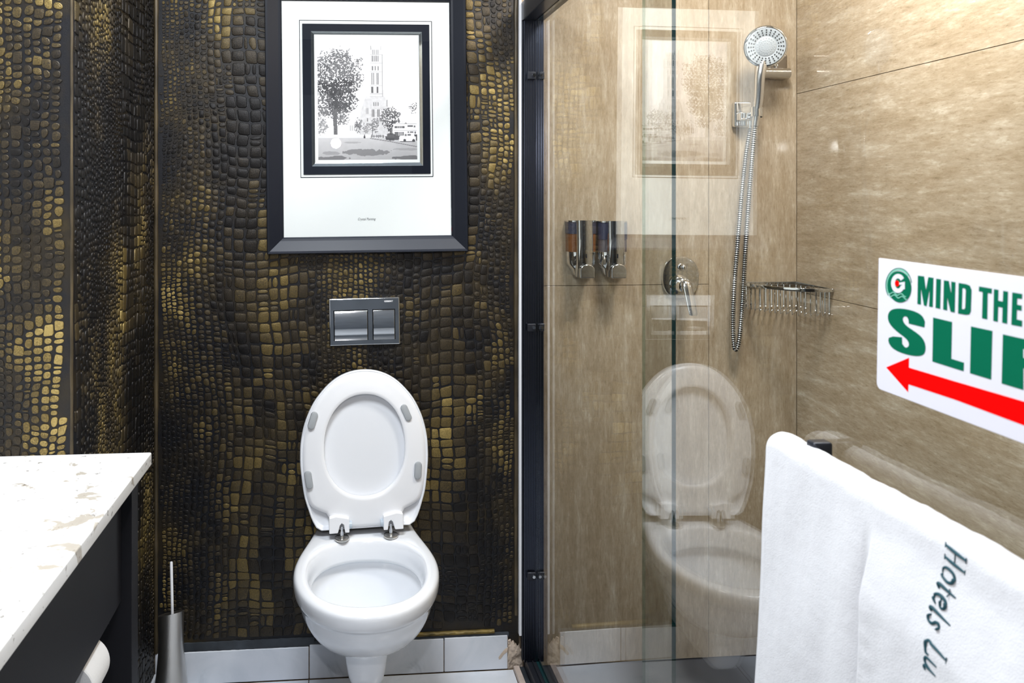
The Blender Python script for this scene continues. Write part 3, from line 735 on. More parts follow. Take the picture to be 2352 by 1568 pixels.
    lid = mk([(pr(poly, .05), 0.0), (pr(poly, .6), 0.0), (pr(poly, 1, .014), 0.0), (pr(poly, 1, .010), 0.003), (pr(poly, 1, .0065), 0.0105), (pr(poly, 1, .004), 0.0125), (pr(poly, 1, .0015), 0.0115), (pr(poly), 0.008), (pr(poly, 1, .001), -0.003), (pr(poly, 1, .010), -0.010), (pr(poly, .6), -0.016), (pr(poly, .05), -0.018)], 'lid', M['lid_plastic'])
    # seat ring: shoulders step in above the hinges
    seatw = [(0.004, .100), (.040, .1005), (.047, .106), (.058, .130), (.070, .1475), (.09, .156), (.12, .163), (.17, .1685), (.21, .1695), (.25, .167), (.30, .156), (.35, .1345), (.385, .109), (.41, .083), (.426, .056), (.434, .026), (.4365, 0)]
    r2 = [(w, v) for v, w in seatw]; sp2 = smooth_path([(a, b, 0) for a, b in r2], 4); right2 = [(p.x, p.y) for p in sp2]
    poly2 = right2+[(-x, y) for x, y in right2[::-1]]
    n_ = 128
    outer = ray_ring(poly2, 0, 0.235, n_)
    hole = []
    for i in range(n_):
        th = 2*PI*(i+0.5)/n_; x, y = math.sin(th), math.cos(th); rx_ = 0.110; ry_ = 0.142 if y > 0 else 0.142
        wide = 1.0+0.03*y*-1
        p_ = 2.15; r = (abs(x)**p_+abs(y)**p_)**(-1/p_); hole.append((rx_*x*r*wide, 0.230+ry_*y*r))
    def mix(a, b, t): return [(p[0]+(q_[0]-p[0])*t, p[1]+(q_[1]-p[1])*t) for p, q_ in zip(a, b)]
    def inset(a, d):
        out = []
        for x, v in a:
            dx, dv = x, v-0.235; l = math.hypot(dx, dv); out.append((dx*(l-d)/l, 0.235+dv*(l-d)/l))
        return out
    w0 = 0.0125
    seat = [(inset(hole, -.001), w0-0.010), (hole, w0), (inset(hole, -.0015), w0+0.007), (inset(hole, -.005), w0+0.0090), (inset(hole, -.011), w0+0.0095), (mix(hole, outer, .45), w0+0.0068), (mix(hole, outer, .7), w0+0.0055), (inset(outer, .012), w0+0.0045), (inset(outer, .004), w0+0.0025), (outer, w0-0.002), (inset(outer, .001), w0-0.009)]
    bm = bmesh.new(); rr = [[W(x, v, w) for x, v in r] for r, w in seat]; rr.append(rr[0]); vr = loft(bm, rr[:-1], False, False)
    n = len(vr[0])
    for i in range(n):
        j = (i+1) % n; bm.faces.new((vr[-1][i], vr[-1][j], vr[0][j], vr[0][i]))
    so = obj('seat_ring', bm, M['seat_plastic'], R, True)
    # bumpers
    def local(px, py):
        p = PY(px, py, -0.10); 
        q0 = T.inverted() @ p; return q0.x/1.018, q0.z/0.977
    for (px, py, a) in ((718.5, 965, -17), (934, 949, 22), (709, 1098, 8), (960, 1080, -4)):
        u, v = local(px, py); ar = math.radians(a); bm = bmesh.new(); rings = []
        for (k, w) in ((1.0, w0), (1.0, w0+0.010), (0.9, w0+0.0125), (0.6, w0+0.0135)):
            rg = []
            for i in range(28):
                th = 2*PI*i/28; x = 0.0098*k*math.cos(th); y = 0.0098*k*math.sin(th)+(0.0145 if math.sin(th) >= 0 else -0.0145)
                rg.append(W(u+x*math.cos(ar)+y*math.sin(-ar), v+x*math.sin(ar)+y*math.cos(ar), w))
            rings.append(rg)
        loft(bm, rings); b = obj('bumper', bm, M['rubber_grey'], R, True)
    # hinge blocks, caps, pins and discs
    for sgn in (-1, 1):
        bm = bmesh.new(); x0, x1 = 0.046, 0.100
        # block outline with a slot at the foot for the pin
        pts = [(x1, -.002), (x1, .040), (.082, .044), (x0, .036), (x0, -.002), (.0575, -.002), (.061, .020), (.0665, .024), (.071, .019), (.075, .004), (.077, -.002)]
        P3 = [W(sgn*a, b, w0-0.004) for a, b in pts]; e = W(0, 0, w0+0.022)-W(0, 0, w0-0.004); prism(bm, P3, e)
        obj('hinge_block', bm, M['seat_plastic'], R, bevel=0.0022, seg=2)
        bm = bmesh.new(); cyl(bm, W(sgn*0.0385, .016, w0+0.010), W(sgn*0.0465, .016, w0+0.010), 0.0095, 0.0115, 24); obj('hinge_cap', bm, M['clear_cap'], R, True)
        bm = bmesh.new(); b0 = W(sgn*0.066, 0, w0+0.016); lathe(bm, [(0.0185, 0), (0.0200, 0.0015), (0.0205, 0.004), (0.0190, 0.0075), (0.013, 0.009), (0.004, 0.0095)], (b0.x, b0.y, ZR-0.0005), (0, 0, 1), 36)
        dsk = obj('hinge_disc', bm, M['satin'], R, True)
        bm = bmesh.new(); cyl(bm, (b0.x, b0.y, ZR+0.006), (b0.x, b0.y+0.001, ZR+0.036), 0.0045, 0.0035, 14); obj('hinge_pin', bm, M['chrome'], R, True)
toilet()

# ------------------------------------------------------------------ shower enclosure
def slab_along(x_of, dx0, dx1, y0, y1, z0, z1):
    """box that follows a glass line: dx0..dx1 sideways of it, y0..y1 along the room"""
    bm = bmesh.new()
    vs = [(x_of(y0)+dx0, y0, z0), (x_of(y0)+dx1, y0, z0), (x_of(y1)+dx1, y1, z0), (x_of(y1)+dx0, y1, z0)]
    prism(bm, vs, (0, 0, z1-z0)); return bm
ZH = PY(1198, 51)[2]; YN = -2.85
YAn = PX(1543, 450, XA(-0.96))[1]; YBf = PX(1475, 450, XB(-0.94))[1]
def edge_slot(o, far=False):
    me = o.data; me.materials.append(M['glass_edge'])
    for p in me.polygons:
        if abs(p.normal.x) < 0.5 and p.normal.y < 0.5: p.material_index = 1
def enclosure():
    R = thing('shower_screen', 'fixed clear glass shower panel in a black metal frame beside the wallpapered wall', 'shower screen', (XA0, 0, 0))
    bm = bmesh.new(); x0, x1 = XA0-0.034, XA0+0.0240; nr = 8; pts = [(x1, -0.0005), (x0, -0.0005), (x0, -0.029)]
    for k in range(nr):
        a0 = x0+(x1-x0)*k/nr; w = (x1-x0)/nr
        for j in range(7): t = (j+0.15)/6.3; pts.append((a0+w*t, -0.029-0.00035*(1-(2*t-1)**2)))
    pts.append((x1, -0.029))
    prism(bm, [(x, y, 0.03) for x, y in pts], (0, 0, ZH-0.03)); obj('wall_post', bm, M['brushed_black'], R, True)
    o = obj('post_channel', slab_along(XA, -0.0385, -0.0345, -0.018, -0.0005, 0.03, ZH), M['black_metal'], R, bevel=0.001)
    obj('header_rail', slab_along(XA, -0.039, 0.026, YN, -0.0005, ZH+0.0005, ZH+0.055), M['black_metal'], R, bevel=0.002)
    g_ = obj('glass_panel', slab_along(XA, 0.0, 0.0075, YAn, -0.0312, 0.032, ZH-0.001), M['glass'], R); edge_slot(g_)
    for (py) in (174, 751, 1320):
        z = PY(1222, py, -0.03)[2]
        h = obj('mirrored_pair_clamp', bx((XA0-0.026, -0.040, z-0.011), (XA0-0.0015, -0.0305, z+0.011)), M['black_metal'], R, bevel=0.002)
        bm = bmesh.new(); cyl(bm, (XA0-0.008, -0.0395, z), (XA0-0.008, -0.0445, z), 0.0052, 0.0044, 16); obj('mirrored_pair_screw', bm, M['chrome'], h, True)
        h = obj('mirrored_pair_clamp', bx((XA0+0.0100, -0.040, z-0.011), (XA0+0.0235, -0.0305, z+0.011)), M['black_metal'], R, bevel=0.002)  # solid block added to stand in for the clamp's reflection in the glass
        bm = bmesh.new(); cyl(bm, (XA0+0.0165, -0.0395, z), (XA0+0.0165, -0.0445, z), 0.0052, 0.0044, 16); obj('mirrored_pair_screw', bm, M['chrome'], h, True)  # screw of the built reflection
    t = obj('floor_track', slab_along(XA, -0.030, 0.012, YN, -0.002, 0.001, 0.030), M['black_metal'], R, bevel=0.002)
    for dx in (-0.030, -0.012, 0.009): obj('track_lip', slab_along(XA, dx, dx+0.0025, YN, -0.032, 0.030, 0.037), M['black_metal'], t, bevel=0.0005, seg=1)
    structure(obj('trim_2', slab_along(XA, -0.062, -0.046, YN, -0.012, -0.001, 0.012), M['pink_stone'], bevel=0.001), 'pinkish stone sill strip along the shower track')
    structure(obj('trim_3', slab_along(XA, -0.0455, -0.0305, YN, -0.010, -0.001, 0.007), M['slate'], bevel=0.001), 'dark sealant strip beside the shower track')
    Dr = thing('sliding_glass_door', 'clear glass sliding shower door that carries the towel bar and slip sign', 'shower door', (XB(-1.5), -1.5, 0))
    g2 = obj('glass_panel', slab_along(XB, 0.0, 0.006, YN+0.15, YBf, 0.038, ZH-0.002), M['glass'], Dr); edge_slot(g2)
    for p in g2.data.polygons:
        if p.normal.y > 0.7: p.material_index = 2
    g2.data.materials.append(M['glass_edge_far'])
enclosure()

# ------------------------------------------------------------------ towel and bar
TB = dict(y0=PX(1760, 1000, 0.485)[1], z=PX(1760, 1000, 0.485)[2])
def towel():
    yb = PX(1885, 1016, XB(-1.4)-0.002)
    xb = XB(-1.4); zt = TB['z']+0.007
    barx = xb-0.026; barz = zt-0.024
    Rb = thing('towel_bar', 'black metal towel bar fixed to the shower door, mostly hidden under the towel', 'towel bar', (barx, -1.6, barz))
    bm = bmesh.new(); tube(bm, [(barx, yb.y-0.005, barz), (barx, yb.y-0.62, barz)], 0.008, 12); obj('bar', bm, M['black_metal'], Rb, True)
    for yy in (yb.y-0.012, yb.y-0.60):
        obj('mount', bx((barx+0.004, yy-0.008, barz-0.009), (XB(yy)-0.0003, yy+0.008, yb.z+0.006)), M['black_metal'], Rb, bevel=0.003)
    Rt = thing('towel', 'folded white terry towel with teal lettering hanging over the bar on the shower door', 'towel', (barx, -1.6, barz))
    y0 = TB['y0']; y1 = y0-0.62; ysm = PX(1988, 1150, 0.478)[1]
    nY, nZ = 120, 150
    xl0 = 0.485; xr0 = xb-0.0055
    def prof(y):
        """profile round the bar from the room-side hem over the top to the glass-side hem"""
        fr = min(1, max(0, (y0-y)/0.03)); endr = math.sqrt(max(0, 1-(1-fr)**2))
        top = zt-0.004*(1-endr)+0.003*noise.noise(Vector((0, y*22, 1)))+0.0015*noise.noise(Vector((0, y*80, 4)))
        pts = []
        zb = 0.50
        for k in range(90):
            z = zb+(top-0.022-zb)*k/89; h = (top-z)
            x = xl0-0.019*min(1, h/0.40)+0.006*noise.noise(Vector((y*9+z*4, z*2.5, 0)))*min(1, h/0.1)+0.0022*noise.noise(Vector((y*34, z*9, 4)))
            a = min(1, max(0, (ysm-0.0-y)/0.007)); a = a*a*(3-2*a); bl = min(1, max(0, (h-0.035)/0.06))
            gq = math.exp(-((y-ysm-0.006)/0.006)**2)
            x += bl*(-0.012*a+0.008*gq)
            gq2 = math.exp(-((y-ysm-0.030)/0.016)**2); x += bl*(-0.003*gq2)
            if a > 0.5: x -= 0.0008*bl*math.sin(z*PI*2/0.021+0.8)*math.exp(-((y-ysm+0.016)/0.008)**2)
            pts.append(Vector((x, y, z)))
        xa_ = pts[-1].x; rcx = (xa_+xr0)/2; rad = (xr0-xa_)/2
        for k in range(1, 24):
            th = PI*k/24; pts.append(Vector((rcx-rad*math.cos(th), y, top-0.022+0.022*math.sin(th)**0.75)))
        for k in range(37):
            z = top-0.022-(0.30)*k/36; pts.append(Vector((xr0+0.0012*noise.noise(Vector((y*14, z*6, 8))), y, z)))
        return pts
    rows = []
    for i in range(nY+1):
        y = y0-0.0+(y1-y0)*(i/nY)
        rows.append(prof(y))
    # extra density round the fold
    ys = sorted(set([y0+(y1-y0)*i/nY for i in range(nY+1)]+[ysm+0.012-0.0015*i for i in range(24)]), reverse=True)
    rows = [prof(y) for y in ys]
    bm = bmesh.new(); vr = [[bm.verts.new(p) for p in r] for r in rows]
    for a, b in zip(vr, vr[1:]):
        for i in range(len(a)-1): bm.faces.new((a[i], b[i], b[i+1], a[i+1]))
    # closing far end: second skin inwards
    o = obj('cloth', bm, M['towel'], Rt, False)
    for p in o.data.polygons: p.use_smooth = True
    # orient outward (room side faces -x)
    n0 = o.data.polygons[10].normal
    s = o.modifiers.new('thick', 'SOLIDIFY'); s.thickness = 0.006; s.offset = -1.0 if n0.x < 0 else 1.0
    # embroidered letters, read downwards with their tops towards the viewer's right
    def surf_x(y, z):
        pr_ = prof(y)[:90]; k = (z-pr_[0].z)/(pr_[-1].z-pr_[0].z)*89; k = min(88, max(0, int(k))); return pr_[k].x
    strokes = {
        'H': ([[(0.05, 0), (0.25, 1)], [(0.55, 0), (0.75, 1)], [(0.15, 0.5), (0.65, 0.5)], [(-.05, 0), (.17, 0)], [(.14, 1), (.36, 1)], [(.45, 0), (.67, 0)], [(.64, 1), (.86, 1)]], 0.86),
        'o': ([[(0.40, .0), (.18, .02), (.08, .22), (.16, .5), (.34, .62), (.52, .58), (.60, .38), (.52, .12), (.40, 0)]], 0.68),
        't': ([[(0.30, .9), (.14, .15), (.18, .0), (.34, .08)], [(.08, .6), (.42, .6)]], 0.44),
        'e': ([[(.12, .32), (.5, .40), (.48, .58), (.32, .63), (.15, .48), (.08, .22), (.18, 0), (.34, .0), (.50, .14)]], 0.58),
        'l': ([[(.34, 1.05), (.12, .15), (.16, 0), (.28, .06)]], 0.34),
        's': ([[(.46, .52), (.34, .63), (.2, .56), (.22, .42), (.36, .26), (.34, .08), (.18, 0), (.05, .1)]], 0.52),
        'L': ([[(.28, 1), (.06, 0), (.52, 0), (.58, .16)], [(.16, 1), (.42, 1)]], 0.66),
        'u': ([[(.16, .6), (.08, .12), (.16, 0), (.32, .06), (.48, .35)], [(.54, .6), (.44, .08), (.52, 0), (.62, .08)]], 0.70),
        ' ': ([], 0.42), 'x': ([[(.1, .6), (.45, 0)], [(.5, .6), (.05, 0)]], 0.55)}
    pa = PX(2150, 1248, 0.475); pb = PX(2124, 1432, 0.470); ptop = PX(2195, 1278, 0.475)
    cap = pa.y-ptop.y; run = pa.z-pb.z
    word = 'Hotels'; wsum = sum(strokes[c][1] for c in word); kx = run/wsum
    def stitch(chars, z_start, name):
        bm = bmesh.new(); cur = 0.0
        for c in chars:
            st, adv = strokes[c]
            for line in st:
                p3 = smooth_path([(a, b, 0) for a, b in line], 8) if len(line) > 2 else [Vector((line[0][0]+(line[1][0]-line[0][0])*t/6, line[0][1]+(line[1][1]-line[0][1])*t/6, 0)) for t in range(7)]
                out = []
                for p in p3:
                    z = z_start-(cur+p.x)*kx; y = pa.y-p.y*cap+(pb.y-pa.y)*((cur+p.x)/wsum); out.append(Vector((surf_x(y, z)+0.0003, y, z)))
                m_ = len(out); thin = len(line) == 2 and abs(line[0][1]-line[1][1]) < 0.01
                tube(bm, out, [0.00045 if thin else 0.00055+0.0008*math.sin(PI*(i+0.5)/m_)**0.7 for i in range(m_)], 8)
            cur += adv
        return obj('lettering', bm, M['thread'], Rt, True), cur
    _, c1 = stitch('Hotels', pa.z, 'lettering')
    stitch('Lu', pa.z-(wsum+0.45)*kx, 'lettering')
towel()

# ------------------------------------------------------------------ slip sign on the glass door
def sign():
    # four photo corners carried onto the door glass; the sign is a flat sheet with its own u, v axes
    def onB(px, py, off=-0.0035):
        p = None; y = -1.6
        for _ in range(6): p = PX(px, py, XB(y)+off); y = p.y
        return p
    tl, bl = onB(2017, 591.5), onB(2013, 891); tr_, br = onB(2352, 637.5), onB(2352, 1018)
    u = ((tr_-tl)+(br-bl)); u = u/2; scaleu = 1.0/335.0
    Lw = u.length; uh = u.normalized(); vh = (bl-tl); Hh = vh.length; vh = vh.normalized()
    nrm = uh.cross(vh).normalized()
    if nrm.x > 0: nrm = -nrm
    R = thing('slip_warning_sign', 'white plastic sign with green slip warning words and red arrow on the shower door', 'sign', bl)
    # photo pixel -> sheet position, using the sight lines
    def S(px, py, lift): p = onB(px, py); return p+nrm*lift
    # straighten: a homography is implied because every point is carried to one flat sheet
    length = 0.30
    def sheet(a, b): return tl+uh*a+vh*b
    r = 0.006; pts = [sheet(0.0005, 0.0005)]
    pts += [sheet(length, 0), sheet(length, Hh)]
    pts += [sheet(r-r*math.sin(t), Hh-r+r*math.cos(t)) for t in (0, PI/8, PI/4, 3*PI/8, PI/2)]
    bm = bmesh.new(); prism(bm, [p+nrm*0.0 for p in pts], -nrm*0.003); obj('board', bm, M['sign_white'], R, bevel=0.0004, seg=1)
    # inverse: crop pixel (of the 3.5625x enlargement) to sheet
    def c(x, y): return S(2000+x/3.5625, 580+y/3.5625, 0.0003)
    def fill(name, polys, m, lift=0.0003):
        bm = bmesh.new()
        for poly in polys:
            top = [c(x, y)+nrm*(lift-0.0003) for x, y in poly]; k = len(poly)
            va = [bm.verts.new(p) for p in top]; vb = [bm.verts.new(p-nrm*0.0003) for p in top]
            for t in tessellate_polygon([[Vector((x, y, 0)) for x, y in poly]]):
                bm.faces.new([va[i] for i in t]); bm.faces.new([vb[i] for i in t[::-1]])
            for i in range(k): bm.faces.new((va[i], va[(i+1) % k], vb[(i+1) % k], vb[i]))
        return obj(name, bm, m, R)
    # MIND THE
    fill('letter', [[(387, 188), (437, 194), (453, 310), (473, 200), (514, 206), (508, 446), (479, 441), (484, 290), (457, 438), (437, 433), (412, 285), (411, 425), (383, 420)]], M['sign_green'])
    fill('letter', [[(538, 213), (575, 218), (569, 460), (532, 452)]], M['sign_green'])
    fill('letter', [[(600, 226), (640, 232), (660, 345), (661, 236), (694, 242), (688, 490), (655, 484), (627, 362), (626, 473), (594, 466)]], M['sign_green'])
    fill('letter', [[(721, 247), (780, 257), (812, 270), (826, 305), (820, 480), (808, 506), (780, 509), (716, 498)]], M['sign_green'])
    fill('letter', [[(888, 276), (992, 294), (990, 336), (958, 330), (954, 546), (912, 537), (918, 322), (886, 316)]], M['sign_green'])
    fill('letter', [[(1010, 298), (1046, 304), (1043, 392), (1082, 400), (1086, 312), (1124, 319), (1117, 582), (1077, 573), (1080, 450), (1044, 443), (1040, 566), (1004, 558)]], M['sign_green'])
    fill('letter', [[(1160, 325), (1240, 338), (1238, 380), (1200, 374), (1198, 425), (1236, 433), (1235, 476), (1197, 468), (1195, 546), (1240, 556), (1238, 606), (1152, 590)]], M['sign_green'])
    fill('letter_counter', [[(757, 292), (775, 296), (781, 310), (776, 450), (768, 463), (752, 460)]], M['sign_white'], 0.0005)
    # SLI and the stem of the next letter
    S1 = [(440, 612), (313, 580), (312, 545), (298, 522), (280, 518), (264, 528), (260, 552), (278, 590), (330, 625), (400, 670), (438, 715), (452, 765), (448, 815), (430, 842), (380, 850), (300, 836), (215, 808), (160, 768), (142, 722), (142, 664), (256, 692), (258, 745), (272, 772), (292, 781), (312, 768), (318, 745), (300, 705), (240, 665), (180, 615), (146, 570), (138, 520), (150, 480), (185, 458), (240, 454), (320, 466), (390, 490), (430, 522), (444, 565)]
    S2 = []
    for i in range(len(S1)):
        a, b = S1[i], S1[(i+1) % len(S1)]
        if math.hypot(a[0]-b[0], a[1]-b[1]) > 105 or i in (0, 20, 21): S2 += [a]; continue
        S2 += [a, ((a[0]+b[0])/2+(b[1]-a[1])*0.0, (a[1]+b[1])/2)]
    def relax(P_, keep):
        return [p if i in keep else ((P_[i-1][0]+2*p[0]+P_[(i+1) % len(P_)][0])/4, (P_[i-1][1]+2*p[1]+P_[(i+1) % len(P_)][1])/4) for i, p in enumerate(P_)]
    keep = {i for i, p in enumerate(S2) if p in (S1[0], S1[1], S1[20], S1[21], S1[-1])}
    for _ in range(2): S2 = relax(S2, keep)
    fill('letter', [S2], M['sign_green'])
    fill('letter', [[(512, 530), (666, 567), (660, 868), (764, 900), (760, 970), (506, 890)]], M['sign_green'])
    fill('letter', [[(822, 603), (996, 640), (986, 1038), (814, 986)]], M['sign_green'])
    fill('letter', [[(1083, 668), (1254, 706), (1480, 760), (1560, 830), (1540, 960), (1440, 990), (1250, 945), (1250, 1123), (1073, 1070)]], M['sign_green'])
    fill('letter_counter', [[(1254, 790), (1380, 815), (1395, 850), (1380, 885), (1254, 860)]], M['sign_white'], 0.0005)
    # arrow
    fill('arrow', [[(128, 938), (314, 860), (312, 940), (700, 1056), (1254, 1218), (1400, 1262), (1400, 1456), (1254, 1412), (700, 1205), (310, 1076), (306, 1140)]], M['sign_red'])
    # round emblem
    def ell(cx_, cy_, rx, ry, n=36, sk=0.12): return [(cx_+rx*math.cos(t), cy_+ry*math.sin(t)+sk*rx*math.cos(t)) for t in (2*PI*k/n for k in range(n))]
    def annul(cx_, cy_, rx, ry, w, a0, a1, n=40):
        o_ = [(cx_+rx*math.cos(a0+(a1-a0)*k/n), cy_+ry*math.sin(a0+(a1-a0)*k/n)) for k in range(n+1)]
        i_ = [(cx_+(rx-w)*math.cos(a0+(a1-a0)*k/n), cy_+(ry-w*1.2)*math.sin(a0+(a1-a0)*k/n)) for k in range(n+1)]
        bm_ = [ [o_[k], o_[k+1], i_[k+1], i_[k]] for k in range(n)]
        return bm_
    fill('emblem_ring', annul(230, 268, 108, 143, 5, PI*0.8, PI*1.95), M['sign_green'])
    fill('emblem_ring', annul(230, 268, 100, 134, 9, PI*0.85, PI*1.8), M['sign_mint'])
    fill('emblem_disc', [ell(236, 280, 98, 128)], M['sign_green'], 0.0004)
    # the white letter on the disc, its red dot and the waves below
    fill('emblem_letter', annul(228, 252, 56, 78, 30, PI*0.12, PI*1.82), M['sign_white'], 0.0007)
    fill('emblem_letter', [[(226, 248), (284, 238), (284, 300), (262, 300), (262, 262), (240, 262)]], M['sign_white'], 0.0008)
    fill('emblem_dot', [ell(222, 252, 17, 24)], M['sign_red'], 0.0010)
    for k in range(2):
        top = [(148+k*8+t*7.7, 322+k*22+10*math.sin(t*0.75+0.5)+t*1.4) for t in range(20)]
        bot = [(x, y+7) for x, y in top[::-1]]
        fill('emblem_wave', [[top[i], top[i+1], bot[len(bot)-2-i], bot[len(bot)-1-i]] for i in range(len(top)-1)], M['sign_mint'], 0.0009)
sign()

# ------------------------------------------------------------------ vanity
XC = -0.392; ZCT = PX(347, 1040, XC)[2]; YV = YP+0.002
def vanity():
    yend = -2.75
    t = obj('countertop', bx((XW+0.002, yend, ZCT-0.026), (XC, YV, ZCT)), M['quartz'], bevel=0.003)
    tag(t, 'white quartz countertop with beige and grey flecks on the black vanity', 'countertop')
    R = thing('vanity_cabinet', 'black open vanity base under the white quartz countertop', 'vanity', (-0.7, -1.6, 0))
    zt = ZCT-0.0265
    xp0, xp1 = PX(300, 1200, -0.44)[0], 0
    xf = XC-0.026                                                   # front face of the legs
    # far leg, near leg
    for yy in (YV-0.003, yend+0.06):
        obj('leg', bx((xf-0.068, yy-0.045, 0.001), (xf, yy, zt)), M['vanity_black'], R, bevel=0.0015)
        obj('leg', bx((XW+0.004, yy-0.045, 0.001), (XW+0.06, yy, zt)), M['vanity_black'], R, bevel=0.0015)
    ap = PX(300, 1342, xf-0.020)[2]
    obj('apron_panel', bx((xf-0.038, yend+0.06, ap), (xf-0.020, YV-0.048, zt)), M['vanity_black'], R, bevel=0.001)
    obj('end_rail', bx((XW+0.06, YV-0.030, zt-0.10), (xf-0.068, YV-0.008, zt)), M['vanity_black'], R, bevel=0.001)
    obj('shelf', bx((XW+0.06, yend+0.02, 0.16), (xf-0.07, YV-0.05, 0.185)), M['vanity_black'], R, bevel=0.001)
    # toilet roll on its arm under the apron
    cpx = (150, 1590); xr = -0.485; cc = PX(cpx[0], cpx[1], xr)
    cc = PY(cpx[0], cpx[1], -0.93)
    rr = 0.047; y0, y1 = -0.93, -0.84
    A = thing('toilet_roll_holder', 'dark arm holding the toilet roll beneath the vanity apron', 'roll holder', (cc.x, y1, cc.z))
    bm = bmesh.new(); tube(bm, smooth_path([(cc.x, y0-0.008, cc.z+0.008), (cc.x, y1+0.008, cc.z+0.008), (cc.x, YV-0.045, cc.z+0.008), (xf-0.04, YV-0.045, cc.z+0.008)], 4), 0.006, 10); obj('arm', bm, M['black_metal'], A, True)
    T = thing('toilet_roll', 'white toilet paper roll hanging under the front of the vanity', 'toilet roll', (cc.x, y1, cc.z))
    bm = bmesh.new(); n = 48
    prof = [(0.019, y0), (rr-0.002, y0), (rr, y0+0.002), (rr, y1-0.002), (rr-0.002, y1), (0.019, y1)]
    vr = loft(bm, [[(cc.x+r*math.cos(a), y, cc.z+r*math.sin(a)) for a in (2*PI*k/n for k in range(n))] for r, y in prof], False, False)
    for i in range(n):
        j = (i+1) % n; bm.faces.new((vr[-1][i], vr[-1][j], vr[0][j], vr[0][i]))
    obj('paper', bm, M['paper'], T, True)
    bm = bmesh.new(); pf = [(0.0145, y0-0.001), (0.0188, y0-0.001), (0.0188, y1+0.001), (0.0145, y1+0.001)]
    vr = loft(bm, [[(cc.x+r*math.cos(a), y, cc.z+r*math.sin(a)) for a in (2*PI*k/n for k in range(n))] for r, y in pf], False, False)
    for i in range(n):
        j = (i+1) % n; bm.faces.new((vr[-1][i], vr[-1][j], vr[0][j], vr[0][i]))
    obj('core', bm, M['card'], T, True)
vanity()

# ------------------------------------------------------------------ toilet brush
def brush():
    yb = -0.13; c = PY(393, 1500, yb); 
    R = thing('toilet_brush_set', 'stainless steel toilet brush holder standing in the corner left of the toilet', 'toilet brush', (c.x, yb, 0))
    zt = PY(395, 1408, yb)[2]
    prof = [(0.056, 0.0), (0.057, 0.004), (0.052, 0.02), (0.045, 0.06), (0.0385, 0.11), (0.034, 0.16), (0.0325, 0.20)]
    bm = bmesh.new(); n = 48; rings = []
    for r, z in prof+[(0.0335, None), (0.0322, None), (0.0308, 0.19), (0.031, 0.06)]:
        rg = []
        for k in range(n):
            a = 2*PI*k/n; x = math.cos(a); y = math.sin(a); zz = z if z is not None else zt+0.006*x-0.012*y
            if z == 0.20: zz = min(z, zt-0.02)
            if z == 0.19: zz = zt-0.03
            rg.append((c.x+r*x, yb+r*y, zz+0.0005))
        rings.append(rg)
    loft(bm, rings); obj('holder', bm, M['satin'], R, True)
    hp = PY(393.5, 1290, yb); lo = PY(396, 1415, yb)
    bm = bmesh.new(); tube(bm, [(lo.x+0.001, yb, 0.07), (lo.x, yb, lo.z), (hp.x, yb, hp.z-0.002), (hp.x, yb, hp.z)], [0.0038, 0.0038, 0.0038, 0.003], 14); h = obj('brush_handle', bm, M['silver_trim'], R, True)  # white base colour stands in for the highlight on the steel rod
brush()

